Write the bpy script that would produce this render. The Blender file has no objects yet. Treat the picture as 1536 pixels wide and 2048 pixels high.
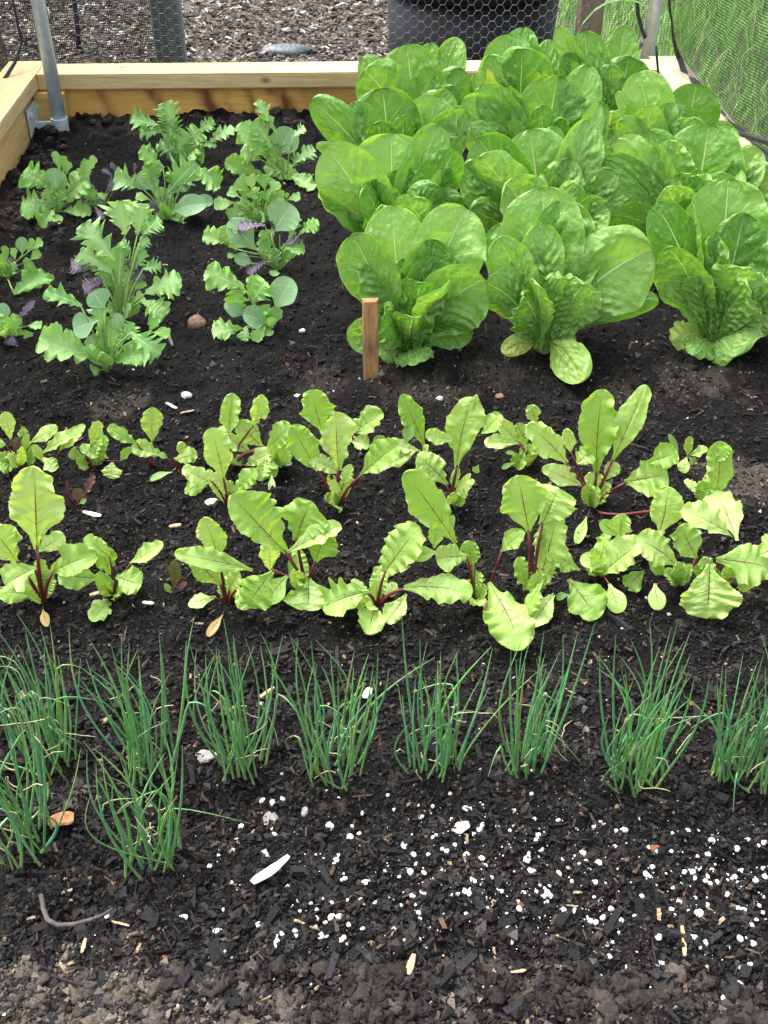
import bpy, math, random
import numpy as np
from mathutils import Vector
R = math.radians
rng = np.random.default_rng(7)
random.seed(7)
sc = bpy.context.scene
COL = sc.collection

# ------------------------------------------------------------------ camera
F_PX, PITCH, YAW, CAM_H = 2200.0, R(38.0), R(1.6), 0.917
cF = np.array([math.sin(YAW)*math.cos(PITCH), math.cos(YAW)*math.cos(PITCH), -math.sin(PITCH)])
cR = np.array([math.cos(YAW), -math.sin(YAW), 0.0])
cU = np.cross(cR, cF)
CAM = np.array([0.0, 0.0, CAM_H])
UP = np.array([0.0, 0.0, 1.0])
def ray(px, py):
    return cF + (px-768)/F_PX*cR - (py-1024)/F_PX*cU
def at_z(px, py, z=0.0):
    d = ray(px, py); return CAM + d*((z-CAM_H)/d[2])
def at_y(px, py, Y):
    d = ray(px, py); return CAM + d*(Y/d[1])
def ppm(P):
    return F_PX/float(np.dot(np.asarray(P)-CAM, cF))
cam = bpy.data.objects.new('camera', bpy.data.cameras.new('camera'))
COL.objects.link(cam)
cam.location = CAM; cam.rotation_euler = (R(90)-PITCH, 0, -YAW)
cam.data.sensor_fit = 'VERTICAL'; cam.data.sensor_height = 24.0; cam.data.sensor_width = 18.0
cam.data.lens = 24.0*F_PX/2048; cam.data.clip_start = 0.02; cam.data.clip_end = 200
sc.camera = cam

# ------------------------------------------------------------------ light
w = bpy.data.worlds.new('World'); sc.world = w; w.use_nodes = True
nt = w.node_tree; bg = nt.nodes['Background']
sky = nt.nodes.new('ShaderNodeTexSky'); sky.sky_type = 'NISHITA'; sky.sun_disc = False
SUN_EL, SUN_AZ = R(62), R(-50)       # azimuth from +Y, clockwise
sky.sun_elevation = SUN_EL; sky.sun_rotation = SUN_AZ
sky.air_density = 1.0; sky.dust_density = 5.0; sky.ozone_density = 1.0
hsv = nt.nodes.new('ShaderNodeHueSaturation'); hsv.inputs['Saturation'].default_value = 0.32      # thin high cloud takes the blue out
nt.links.new(sky.outputs[0], hsv.inputs['Color']); nt.links.new(hsv.outputs[0], bg.inputs[0]); bg.inputs[1].default_value = 0.15
sl = bpy.data.lights.new('sun', 'SUN'); sl.energy = 1.25; sl.angle = R(32); sl.color = (1.0, 0.97, 0.92)
so = bpy.data.objects.new('sun', sl); COL.objects.link(so)
sd = Vector((math.sin(SUN_AZ)*math.cos(SUN_EL), math.cos(SUN_AZ)*math.cos(SUN_EL), math.sin(SUN_EL)))
so.rotation_euler = sd.to_track_quat('Z', 'Y').to_euler(); so.location = (0, 0, 5)
sc.view_settings.view_transform = 'Standard'; sc.view_settings.look = 'None'
sc.view_settings.exposure = 1.8; sc.view_settings.gamma = 1.0

# ------------------------------------------------------------------ noise
def _h(ix, iy, iz, seed):
    n = (ix*374761393 + iy*668265263 + iz*2147483647 + seed*1274126177) & 0xFFFFFFFF
    n = ((n ^ (n >> 13))*1274126177) & 0xFFFFFFFF
    n = ((n ^ (n >> 16))*2246822519) & 0xFFFFFFFF
    return ((n ^ (n >> 15)) & 0xFFFFFF)/float(0xFFFFFF)*2-1
def vnoise(x, y, z=0.0, seed=0):
    x, y, z = np.broadcast_arrays(np.asarray(x, float), np.asarray(y, float), np.asarray(z, float))
    xi, yi, zi = np.floor(x).astype(np.int64), np.floor(y).astype(np.int64), np.floor(z).astype(np.int64)
    fx, fy, fz = x-xi, y-yi, z-zi
    u, v, q = fx*fx*(3-2*fx), fy*fy*(3-2*fy), fz*fz*(3-2*fz)
    r = 0
    for a in (0, 1):
        for b in (0, 1):
            for c in (0, 1):
                r = r + _h(xi+a, yi+b, zi+c, seed)*(u if a else 1-u)*(v if b else 1-v)*(q if c else 1-q)
    return r
def fbm(x, y, z=0.0, o=4, seed=0):
    r, a, f = 0, 1.0, 1.0
    for i in range(o):
        r = r + a*vnoise(np.asarray(x)*f, np.asarray(y)*f, np.asarray(z)*f, seed+i*17); a *= .5; f *= 2.03
    return r
def sstep(a, b, x):
    t = np.clip((x-a)/(b-a), 0, 1); return t*t*(3-2*t)

# ------------------------------------------------------------------ mesh helpers
def mesh_np(name, V, Fc, uv=None, col=None, smooth=True):
    """V (n,3); Fc (m,k) all faces of the same size k, uv (n,2) and col (n,3) per vertex"""
    V = np.asarray(V, np.float32); Fc = np.asarray(Fc, np.int32)
    me = bpy.data.meshes.new(name)
    n, (m, k) = len(V), Fc.shape
    me.vertices.add(n); me.vertices.foreach_set('co', V.ravel())
    me.loops.add(m*k); me.loops.foreach_set('vertex_index', Fc.ravel())
    me.polygons.add(m); me.polygons.foreach_set('loop_start', np.arange(0, m*k, k, dtype=np.int32))
    try: me.polygons.foreach_set('loop_total', np.full(m, k, np.int32))
    except Exception: pass
    me.polygons.foreach_set('use_smooth', np.full(m, smooth, bool))
    if uv is not None:
        l = me.uv_layers.new(name='UVMap'); l.data.foreach_set('uv', np.asarray(uv, np.float32)[Fc.ravel()].ravel())
    if col is not None:
        a = me.color_attributes.new('Col', 'FLOAT_COLOR', 'POINT')
        c4 = np.ones((n, 4), np.float32); c4[:, :3] = col; a.data.foreach_set('color', c4.ravel())
    me.update(calc_edges=True); me.validate()
    return me
class MB:
    """collects pieces into one mesh"""
    def __init__(s): s.v = []; s.f = []; s.uv = []; s.c = []; s.n = 0
    def add(s, V, Fc, uv=None, col=None):
        V = np.asarray(V, float)
        for f in Fc: s.f.append([i+s.n for i in f])
        s.v.append(V); s.n += len(V)
        s.uv.append(np.zeros((len(V), 2)) if uv is None else np.asarray(uv, float))
        s.c.append(np.ones((len(V), 3))*0.5 if col is None else np.broadcast_to(np.asarray(col, float), (len(V), 3)))
        return s
    def box(s, lo, hi, col=None):
        x0, y0, z0 = lo; x1, y1, z1 = hi
        V = [(x0,y0,z0),(x1,y0,z0),(x1,y1,z0),(x0,y1,z0),(x0,y0,z1),(x1,y0,z1),(x1,y1,z1),(x0,y1,z1)]
        return s.add(V, [(0,3,2,1),(4,5,6,7),(0,1,5,4),(1,2,6,5),(2,3,7,6),(3,0,4,7)], col=col)
    def tube(s, pts, rad, seg=6, caps=True, flat=1.0, col=None):
        pts = [np.asarray(p, float) for p in pts]; n = len(pts)
        if np.isscalar(rad): rad = [rad]*n
        V = []; prev = None
        for i, p in enumerate(pts):
            t = pts[min(i+1, n-1)]-pts[max(i-1, 0)]; t = t/(np.linalg.norm(t)+1e-12)
            if prev is None:
                a = np.cross(t, (0.13, 1, 0.07)); 
                if np.linalg.norm(a) < .2: a = np.cross(t, (1, 0, 0))
            else: a = prev-np.dot(prev, t)*t
            a = a/np.linalg.norm(a); prev = a; b = np.cross(t, a)
            for k in range(seg):
                an = 2*math.pi*k/seg
                V.append(p+rad[i]*(math.cos(an)*a+flat*math.sin(an)*b))
        Fc = []
        for i in range(n-1):
            for k in range(seg):
                k2 = (k+1) % seg
                Fc.append((i*seg+k, i*seg+k2, (i+1)*seg+k2, (i+1)*seg+k))
        if caps: Fc.append(tuple(range(seg))[::-1]); Fc.append(tuple((n-1)*seg+k for k in range(seg)))
        uv = [(k/seg, i/(n-1)) for i in range(n) for k in range(seg)]
        return s.add(V, Fc, uv=uv, col=col)
    def mesh(s, name, smooth=False):
        me = bpy.data.meshes.new(name)
        me.from_pydata(np.concatenate(s.v).tolist(), [], s.f)
        l = me.uv_layers.new(name='UVMap'); U = np.concatenate(s.uv).astype(np.float32)
        idx = np.zeros(len(me.loops), np.int32); me.loops.foreach_get('vertex_index', idx)
        l.data.foreach_set('uv', U[idx].ravel())
        a = me.color_attributes.new('Col', 'FLOAT_COLOR', 'POINT')
        c4 = np.ones((s.n, 4), np.float32); c4[:, :3] = np.concatenate(s.c); a.data.foreach_set('color', c4.ravel())
        if smooth: me.polygons.foreach_set('use_smooth', np.ones(len(me.polygons), bool))
        me.update()
        return me
def obj(name, me, mat, parent=None, loc=None, rot=None, bevel=0, smooth=False):
    if isinstance(me, MB): me = me.mesh(name, smooth)
    o = bpy.data.objects.new(name, me); COL.objects.link(o)
    if mat is not None and not me.materials: me.materials.append(mat)
    if loc is not None: o.location = loc
    if rot is not None: o.rotation_euler = rot
    if parent is not None: o.parent = parent
    if bevel:
        b = o.modifiers.new('bevel', 'BEVEL'); b.width = bevel; b.segments = 2; b.limit_method = 'ANGLE'
    return o
def tag(o, label=None, cat=None, group=None, kind=None):
    if label: o['label'] = label
    if cat: o['category'] = cat
    if group: o['group'] = group
    if kind: o['kind'] = kind
    return o
def thing(name, label, cat, loc=(0, 0, 0), group=None):
    o = bpy.data.objects.new(name, None); COL.objects.link(o); o.location = loc
    o.empty_display_size = 0.05
    return tag(o, label, cat, group)

# ------------------------------------------------------------------ materials
class NT:
    def __init__(s, name):
        s.m = bpy.data.materials.new(name); s.m.use_nodes = True; s.t = s.m.node_tree; s.t.nodes.clear()
        s.out = s.n('OutputMaterial')
    def n(s, typ, **kw):
        nd = s.t.nodes.new('ShaderNode'+typ)
        for k, v in kw.items(): setattr(nd, k, v)
        return nd
    def set(s, nd, key, v):
        if isinstance(v, bpy.types.NodeSocket): s.t.links.new(v, nd.inputs[key])
        else:
            if isinstance(v, tuple) and len(v) == 3 and nd.inputs[key].type == 'RGBA': v = v+(1,)
            nd.inputs[key].default_value = v
    def math(s, op, a, b=0.0, c=None, clamp=False):
        nd = s.n('Math', operation=op); nd.use_clamp = clamp
        s.set(nd, 0, a); s.set(nd, 1, b)
        if c is not None: s.set(nd, 2, c)
        return nd.outputs[0]
    def mix(s, f, a, b, blend='MIX'):
        nd = s.n('MixRGB', blend_type=blend); s.set(nd, 0, f); s.set(nd, 1, a); s.set(nd, 2, b); return nd.outputs[0]
    def noise(s, scale, detail=3, rough=.5, vec=None, dist=0.0, out=0):
        nd = s.n('TexNoise'); s.set(nd, 'Scale', scale); s.set(nd, 'Detail', detail); s.set(nd, 'Roughness', rough); s.set(nd, 'Distortion', dist)
        if vec is not None: s.set(nd, 'Vector', vec)
        return nd.outputs[out]
    def ramp(s, f, stops):
        nd = s.n('ValToRGB'); s.set(nd, 0, f); e = nd.color_ramp.elements
        while len(e) < len(stops): e.new(0.5)
        for i, (p, c) in enumerate(stops):
            e[i].position = p; e[i].color = (c, c, c, 1) if not isinstance(c, tuple) else c+(1,)
        return nd.outputs[0]
    def mapr(s, v, a, b, c=0.0, d=1.0):
        nd = s.n('MapRange'); nd.interpolation_type = 'SMOOTHSTEP'
        for i, q in enumerate((v, a, b, c, d)): s.set(nd, i, q)
        return nd.outputs[0]
    def bump(s, h, st, dist=0.001):
        nd = s.n('Bump'); s.set(nd, 'Strength', st); s.set(nd, 'Distance', dist); s.set(nd, 'Height', h); return nd.outputs[0]
    def coord(s, which='Object'): return s.n('TexCoord').outputs[which]
    def mapping(s, vec, scale=(1, 1, 1), rot=(0, 0, 0), loc=(0, 0, 0)):
        nd = s.n('Mapping'); s.set(nd, 'Vector', vec); nd.inputs['Scale'].default_value = scale
        nd.inputs['Rotation'].default_value = rot; nd.inputs['Location'].default_value = loc; return nd.outputs[0]
    def bsdf(s, col, rough=.6, metal=0.0, normal=None, spec=.5):
        nd = s.n('BsdfPrincipled'); s.set(nd, 'Base Color', col); s.set(nd, 'Roughness', rough); s.set(nd, 'Metallic', metal)
        s.set(nd, 'Specular IOR Level', spec)
        if normal is not None: s.set(nd, 'Normal', normal)
        return nd.outputs[0]
    def done(s, sh):
        s.t.links.new(sh, s.out.inputs[0]); return s.m
def leaf_mat(name, c_lo, c_hi, vein, vein_w=.05, side=9, side_amt=.35, trans=.35, rough=.42, bump=.5, edge=None, under=1.0, red=False, vary=.12, nscale=60, spots=0.0, fine=.35):
    a = NT(name); uv = a.n('UVMap'); sep = a.n('SeparateXYZ'); a.t.links.new(uv.outputs[0], sep.inputs[0])
    u, v = sep.outputs[0], sep.outputs[1]
    ds = a.math('MULTIPLY', a.math('ABSOLUTE', a.math('SUBTRACT', u, .5)), 2.0)
    co = a.coord()
    n1 = a.noise(nscale*.35, 3, .55, co); n2 = a.noise(nscale*2.2, 2, .5, co)
    info = a.n('ObjectInfo').outputs['Random']
    base = a.mix(a.math('ADD', a.math('MULTIPLY', n1, .9), a.math('MULTIPLY', a.math('SUBTRACT', info, .5), .9), clamp=True), c_lo, c_hi)
    # side veins: lines swept towards the tip
    ph = a.math('SUBTRACT', a.math('MULTIPLY', v, float(side)), a.math('MULTIPLY', a.math('POWER', ds, .8), side*.22))
    ph = a.math('ADD', ph, a.math('MULTIPLY', n1, .5))
    tri = a.math('MULTIPLY', a.math('ABSOLUTE', a.math('SUBTRACT', a.math('FRACT', ph), .5)), 2.0)   # 1 at the vein
    sv = a.mapr(tri, .86, .99)
    fade = a.mapr(ds, .95, .35) if not red else a.math('MULTIPLY', a.mapr(ds, .55, .1), a.mapr(v, .75, .35))
    wm = a.math('MULTIPLY', a.math('SUBTRACT', 1.12, v), vein_w)
    mid = a.math('SUBTRACT', 1.0, a.mapr(ds, a.math('MULTIPLY', wm, .45), wm))
    if red: mid = a.math('MULTIPLY', mid, a.mapr(v, .93, .6))
    side_m = a.math('MULTIPLY', a.math('MULTIPLY', sv, fade), side_amt)
    veinm = a.math('MAXIMUM', mid, side_m)
    c = a.mix(veinm, base, vein)
    if edge is not None: c = a.mix(a.math('MULTIPLY', a.mapr(ds, .95, 1.0), .8), c, edge)
    if spots: c = a.mix(a.math('MULTIPLY', a.mapr(n2, .55, .7), spots), c, (.35, .3, .06))
    geo = a.n('NewGeometry').outputs['Backfacing']
    c = a.mix(a.math('MULTIPLY', geo, .35*under), c, a.mix(.5, c, (c_hi[0]*1.15, c_hi[1]*1.05, c_hi[2]*1.1)))
    hgt = a.math('ADD', a.math('ADD', a.math('MULTIPLY', n1, 1.0), a.math('MULTIPLY', n2, fine)), a.math('MULTIPLY', veinm, -.8))
    nrm = a.bump(hgt, bump, .004)
    p = a.bsdf(c, a.math('ADD', rough, a.math('MULTIPLY', n2, .12)), 0, nrm, .6)
    tr = a.n('BsdfTranslucent'); tc = a.mix(1.0, c, (1.25, 1.2, .45), 'MULTIPLY'); a.set(tr, 0, tc); a.set(tr, 'Normal', nrm)
    mx = a.n('MixShader'); a.set(mx, 0, trans); a.set(mx, 1, p); a.set(mx, 2, tr.outputs[0])
    return a.done(mx.outputs[0])
M = {}
M['lettuce'] = leaf_mat('lettuce_leaf', (.11, .29, .03), (.29, .52, .12), (.62, .72, .40), .08, 8, .22, .37, .34, .7, edge=(.30, .50, .15), nscale=62, fine=.85, vary=.3)
M['lettuce_old'] = leaf_mat('lettuce_old_leaf', (.20, .38, .06), (.42, .50, .12), (.5, .55, .25), .06, 8, .3, .34, .45, .6, nscale=70)
M['beet'] = leaf_mat('beet_leaf', (.24, .43, .06), (.50, .68, .22), (.24, .05, .05), .045, 6, .42, .40, .40, .8, edge=(.42, .46, .16), red=True, nscale=55)
M['beet_dead'] = leaf_mat('withered_beet_leaf', (.35, .13, .09), (.38, .36, .10), (.25, .02, .05), .12, 6, .6, .2, .6, .6, red=True)
M['beet_red'] = leaf_mat('red_seedling_leaf', (.10, .03, .035), (.10, .12, .03), (.22, .012, .05), .15, 5, .8, .25, .45, .4, red=True)
M['cotyledon'] = leaf_mat('seed_leaf', (.19, .36, .09), (.27, .45, .13), (.30, .40, .14), .08, 4, .1, .35, .42, .3)
M['mustard'] = leaf_mat('mustard_leaf', (.19, .43, .08), (.37, .61, .21), (.5, .65, .34), .07, 6, .35, .35, .5, .6, nscale=60)
M['mizuna'] = leaf_mat('mizuna_leaf', (.19, .42, .11), (.36, .59, .24), (.5, .65, .36), .07, 7, .25, .32, .5, .4)
M['pak'] = leaf_mat('pak_choi_leaf', (.19, .37, .17), (.28, .47, .25), (.46, .58, .32), .07, 5, .35, .28, .4, .25)
M['purple'] = leaf_mat('purple_mustard_leaf', (.085, .06, .10), (.19, .15, .21), (.15, .12, .14), .07, 6, .3, .15, .5, .5)
def simple(name, c1, c2, scale=30, rough=.6, metal=0.0, bump=.3, bd=.001, vec_scale=(1, 1, 1), detail=4, spec=.5, gen='Object'):
    a = NT(name); co = a.mapping(a.coord(gen), vec_scale); n = a.noise(scale, detail, .6, co)
    return a.done(a.bsdf(a.mix(a.mapr(n, .35, .65), c1, c2), rough, metal, a.bump(n, bump, bd), spec))
def attr_mat(name, rough=.8, scale=400, amt=.5, bump=.4, bd=.0008, spec=.3, trans=0.0):
    a = NT(name); at = a.n('Attribute'); at.attribute_name = 'Col'; co = a.coord(); n = a.noise(scale, 3, .6, co)
    k = a.mapr(n, .25, .75, 1-amt, 1+amt*.8)
    cb = a.n('CombineXYZ'); [a.set(cb, i, k) for i in range(3)]
    c = a.mix(1.0, at.outputs['Color'], cb.outputs[0], 'MULTIPLY')
    p = a.bsdf(c, rough, 0, a.bump(n, bump, bd), spec)
    if trans:
        tr = a.n('BsdfTranslucent'); a.set(tr, 0, c); mx = a.n('MixShader'); a.set(mx, 0, trans); a.set(mx, 1, p); a.set(mx, 2, tr.outputs[0]); p = mx.outputs[0]
    return a.done(p)
M['stalk_red'] = simple('beet_stalk', (.09, .010, .018), (.17, .028, .032), 40, .38)
M['stalk_green'] = simple('green_stalk', (.17, .30, .06), (.26, .38, .12), 40, .45)
M['onion'] = attr_mat('onion_blade', .45, 200, .25, .1, spec=.5, trans=.2)
M['dry_leaf'] = simple('dry_onion_leaf', (.42, .36, .18), (.55, .48, .30), 80, .8)
M['crumb'] = attr_mat('soil_crumb', .82, 500, .55, .6, .0012, .2)
M['metal'] = simple('galvanised_steel', (.50, .59, .64), (.62, .70, .74), 55, .42, .25, .12, .0005, spec=.5)
M['plastic'] = simple('black_plastic', (.004, .0055, .0075), (.007, .009, .012), 20, .6, 0, .05, spec=.22)
M['wire'] = simple('chicken_wire', (.13, .15, .17), (.2, .22, .25), 40, .5, .5)
M['white'] = simple('white_plastic', (.8, .8, .78), (.88, .88, .86), 60, .5, 0, .1)
M['perlite'] = simple('perlite', (.66, .65, .63), (.92, .92, .91), 420, .9, 0, .7, .001)
M['stone'] = simple('pale_stone', (.62, .55, .48), (.80, .75, .68), 120, .75, 0, .5)
M['rock'] = simple('grey_stone', (.16, .15, .145), (.28, .27, .25), 90, .8, 0, .6)
M['clod'] = simple('reddish_clod', (.13, .07, .05), (.24, .14, .10), 150, .9, 0, .9, .002)
M['chip'] = simple('bark_chip', (.30, .18, .09), (.48, .33, .19), 60, .8, 0, .5, vec_scale=(1, 6, 1))
M['orange'] = simple('orange_dry_leaf', (.26, .10, .04), (.36, .18, .08), 90, .8, 0, .5)
M['twig'] = simple('grey_twig', (.045, .04, .037), (.09, .08, .075), 120, .85, 0, .6)
M['greypost'] = simple('weathered_post', (.13, .16, .17), (.22, .25, .26), 12, .85, 0, .4, vec_scale=(6, 6, .5))
M['brownpost'] = simple('brown_post', (.13, .07, .045), (.22, .13, .09), 12, .85, 0, .4, vec_scale=(6, 6, .5))

def wood_attr(name):
    a = NT(name); at = a.n('Attribute'); at.attribute_name = 'Col'
    uv = a.mapping(a.n('UVMap').outputs[0], (1, 1, 1))
    g = a.noise(9, 5, .65, a.mapping(uv, (1.2, 14, 1)), .6); g2 = a.noise(260, 2, .5, a.mapping(uv, (.25, 1, 1)))
    k = a.math('ADD', a.mapr(g, .3, .7, .84, 1.1), a.math('MULTIPLY', a.math('SUBTRACT', g2, .5), .2))
    cb = a.n('CombineXYZ'); [a.set(cb, i, k) for i in range(3)]
    c = a.mix(1.0, at.outputs['Color'], cb.outputs[0], 'MULTIPLY')
    return a.done(a.bsdf(c, .62, 0, a.bump(a.math('ADD', g, g2), .35, .001), .35))
M['pine'] = wood_attr('pine_board'); 
def soil_mat():
    a = NT('soil'); at = a.n('Attribute'); at.attribute_name = 'Col'; co = a.coord()
    n = a.noise(180, 6, .7, co); n2 = a.noise(700, 3, .6, co)
    k = a.mapr(n, .3, .7, .45, 1.6); cb = a.n('CombineXYZ'); [a.set(cb, i, k) for i in range(3)]
    c = a.mix(1.0, at.outputs['Color'], cb.outputs[0], 'MULTIPLY')
    return a.done(a.bsdf(c, .9, 0, a.bump(a.math('ADD', n, a.math('MULTIPLY', n2, .6)), .9, .004), .12))
M['soil'] = soil_mat()
def net_mat(name, col, pitch_u, pitch_v, duty):
    a = NT(name); uv = a.n('UVMap'); sep = a.n('SeparateXYZ'); a.t.links.new(uv.outputs[0], sep.inputs[0])
    def line(x, p):
        f = a.math('FRACT', a.math('DIVIDE', x, p)); return a.math('LESS_THAN', f, duty)
    m = a.math('MAXIMUM', line(sep.outputs[0], pitch_u), line(sep.outputs[1], pitch_v))
    tr = a.n('BsdfTransparent'); p = a.bsdf(col, .6)
    mx = a.n('MixShader'); a.set(mx, 0, m); a.set(mx, 1, tr.outputs[0]); a.set(mx, 2, p)
    return a.done(mx.outputs[0])
M['net'] = net_mat('black_netting', (.012, .026, .022), .0048, .0058, .27)
M['net_dark'] = net_mat('folded_black_netting', (.012, .018, .018), .0042, .005, .36)
M['net_pale'] = net_mat('pale_netting', (.13, .17, .17), .0075, .006, .16)
M['hem'] = simple('black_hem', (.010, .014, .02), (.02, .026, .035), 300, .8, 0, .8)

# ------------------------------------------------------------------ the bed frame
RT = 0.12                                             # top of the rails above the soil
TH = 0.037
xl = at_z(81, 137, RT)[0]; xr = at_z(1316, 140, RT)[0]; yb = at_z(400, 147, RT)[1]
RW = .088
def plank(P, U, Vv, W, lu, lv, lw, nu, nv, colf):
    """board: grid on the face spanned by U (length lu) x Vv (height lv), thickness lw along W, all faces; col by (u,v)"""
    mb = MB(); P, U, Vv, W = [np.asarray(q, float) for q in (P, U, Vv, W)]
    us = np.linspace(0, lu, nu+1); vs = np.linspace(0, lv, nv+1); b = .003
    A, B = np.meshgrid(us, vs, indexing='ij')
    edge = np.minimum(np.minimum(A, lu-A), np.minimum(B, lv-B)); inset = np.clip(b-edge, 0, b)
    wav = .0012*fbm(A*4, B*20, 0, 3, 3)
    V = P+A[..., None]*U+B[..., None]*Vv+(inset-wav)[..., None]*W
    idx = np.arange((nu+1)*(nv+1)).reshape(nu+1, nv+1)
    Fc = np.stack([idx[:-1, :-1], idx[1:, :-1], idx[1:, 1:], idx[:-1, 1:]], -1).reshape(-1, 4)
    c = colf(A, B).reshape(-1, 3)
    mb.add(V.reshape(-1, 3), Fc.tolist(), uv=np.stack([A, B], -1).reshape(-1, 2), col=c)
    # sides and back
    q = [P+b*W, P+U*lu+b*W, P+U*lu+Vv*lv+b*W, P+Vv*lv+b*W]; r = [x+W*(lw-b) for x in q]
    c0 = colf(np.array([lu*.3]), np.array([lv*.5]))[0]
    for k in range(4):
        k2 = (k+1) % 4; L = np.linalg.norm(q[k2]-q[k])
        mb.add([q[k], r[k], r[k2], q[k2]], [(0, 1, 2, 3)], uv=[(0, 0), (0, lw), (L, lw), (L, 0)], col=c0)
    mb.add(r, [(3, 2, 1, 0)], uv=[(0, 0), (lu, 0), (lu, lv), (0, lv)], col=c0)
    return mb
def c_rail(A, B):
    c = np.ones(A.shape+(3,))*np.array([.66, .49, .25]); n = fbm(A*3, B*30, 0, 3, 11)[..., None]
    c = c*(1+.06*n)
    for (kx, ky, r) in ((.55, .02, .010), (1.02, .012, .008), (.2, .05, .009), (.74, .07, .007)):
        d = np.sqrt(((A-kx)/1.7)**2+(B-ky)**2); k = sstep(r, r*.3, d)[..., None]; c = c*(1-k)+k*np.array([.30, .17, .07])
    return c
def c_board(A, B):
    c = np.ones(A.shape+(3,))*np.array([.72, .42, .12]); n = fbm(A*2.5, B*12, 0, 4, 21)[..., None]
    c = c*(1+.16*n); c[..., 2] *= (1-.1*n[..., 0])
    H = .12
    for (kx, wd, sl, s, top) in ((.15, .016, .35, .6, .9), (.275, .018, .45, .75, 1), (.395, .024, .42, 1.0, 1), (.45, .012, .2, .35, .9), (.512, .011, .12, .9, 1),
                            (.58, .024, .5, 1.0, 1), (.66, .03, .3, .4, 1), 
                            (.90, .022, .5, .75, 1), (1.01, .02, .25, .4, .9), (1.2, .015, .4, .5, 1), (1.34, .02, .3, .5, 1)):
        xc = kx+(H-B)*sl+.006*vnoise(B*60, kx*9)
        k = (np.exp(-((A-xc)/(wd*(.55+.5*B/H)))**2)*s*(.85+.35*vnoise(A*80, B*30, 0, 4)))[..., None]; k = np.clip(k, 0, 1)
        c = c*(1-k)+k*np.array([.19, .07, .02])
    return np.clip(c, .01, 1)
def c_side(A, B):
    c = np.ones(A.shape+(3,))*np.array([.64, .44, .18]); c = c*(1+.12*fbm(A*3, B*14, 0, 4, 31)[..., None])
    for (kx, ky, r) in ((.12, .055, .012), (.5, .03, .01), (.95, .06, .012)):
        d = np.sqrt(((A-kx)/1.2)**2+((B-ky)/1.6)**2); k = (sstep(r, r*.4, d)*.75)[..., None]; c = c*(1-k)+k*np.array([.24, .10, .03])
    return c
def c_old(A, B):
    return np.ones(A.shape+(3,))*np.array([.46, .37, .25])*(1+.12*fbm(A*4, B*20, 0, 3, 41)[..., None])
bed = thing('raised_bed', 'pale pine raised bed frame holding dark soil and vegetables', 'raised bed', (0, yb, 0))
def loc(o, parent):     # geometry given in world coordinates, object centred on its parent
    o.parent = parent; o.matrix_parent_inverse = parent.matrix_world.inverted() if False else o.matrix_parent_inverse
    o.location = -Vector(parent.location); return o
yfr = 0.30
X, Yv, Z = (1, 0, 0), (0, 1, 0), (0, 0, 1)
LB = xr-xl
# back: top rail (front face and top face as separate planks of colour), board below
mb = plank((xl-.002, yb, RT-TH), X, Z, Yv, LB+.004, TH, RW, 300, 10, c_rail); loc(obj('top_rail', mb, M['pine']), bed)
mbt = plank((xl-.002, yb+.0005, RT+.0015), X, Yv, (0, 0, -1), LB+.004, RW-.001, .0012, 200, 14, c_rail); 
loc(obj('top_rail', mbt, M['pine']), bed).name = 'rail_face'
mb = plank((xl-.01, yb+.018, -.28), X, Z, Yv, LB+.02, .28+RT-TH, .025, 420, 60, lambda A, B: c_board(A, B-(.28-.035))); loc(obj('board', mb, M['pine']), bed)
for side, x0 in ((1, xl), (-1, xr)):
    RWs = RW if side == 1 else .078
    inn = (1, 0, 0) if side == 1 else (-1, 0, 0)
    Wv = (-side, 0, 0)
    cf = c_rail if side == 1 else c_old
    U = (0, 1, 0)
    # inner face of the top rail
    mb = plank((x0, yfr, RT-TH+.002), U, Z, Wv, yb+RW-.012-yfr+.03, TH, RWs, 200, 8, cf); loc(obj('top_rail', mb, M['pine']), bed)
    mb = plank((x0, yfr, RT+.0035), U, Wv, (0, 0, -1), yb+RW-.012-yfr+.03, RWs-.001, .0012, 200, 8, cf); loc(obj('rail_face', mb, M['pine']), bed)
    mb = plank((x0-side*.014, yfr, -.28), U, Z, Wv, yb+.01-yfr, .28+RT-TH, .025, 300, 40, c_side if side == 1 else c_old); loc(obj('board', mb, M['pine']), bed)
    xa, xb = (x0-.012, x0+.062) if side == 1 else (x0-.062, x0+.012)
    mb = plank((xa, yb-.022, -.25), X, Z, Yv, xb-xa, .25+RT-TH-.002, .036, 16, 40, lambda A, B: c_side(A+.6, B)*np.array([.9, .86, .72])); loc(obj('corner_post', mb, M['pine']), bed)

# ------------------------------------------------------------------ poles
def pole(px, py, z0, label, brk):
    P = at_z(px, py, z0); t = thing('hoop_pole', label, 'pole', (P[0], P[1], z0-.03), 'steel poles of the cage')
    r = .0165
    obj('tube', MB().tube([(0, 0, -.04), (0, 0, .5), (0, 0, 1.6)], r, 24), M['metal'], t, smooth=True)
    if brk:
        b = MB(); wx = (xl-.014)-P[0]
        b.tube([(0, 0, -.012), (0, 0, .05)], r+.0035, 24)
        b.box((wx+.004, -.004, .0), (-r*.7, .004, .042)); 
        bo = obj('bracket', b, M['metal'], t, bevel=.001)
        pl = MB(); pl.box((wx+.002, -.052, -.035), (wx+.0065, .05, .083)); obj('mounting_plate', pl, M['metal'], t, bevel=.0015)
        for (yy, zz) in ((-.036, -.02), (-.036, .067), (.036, -.02), (.036, .067)):
            obj('bolt', MB().tube([(wx+.006, yy, zz), (wx+.012, yy, zz), (wx+.014, yy, zz)], [.0085, .0085, .004], 12), M['metal'], bo, smooth=False)
    return t
pole(121, 252, .015, 'galvanised steel pole with bolted bracket in the back corner beside the mustard greens', True)
pole(1291, 150, .06, 'galvanised steel pole rising behind the lettuces', False)

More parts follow.
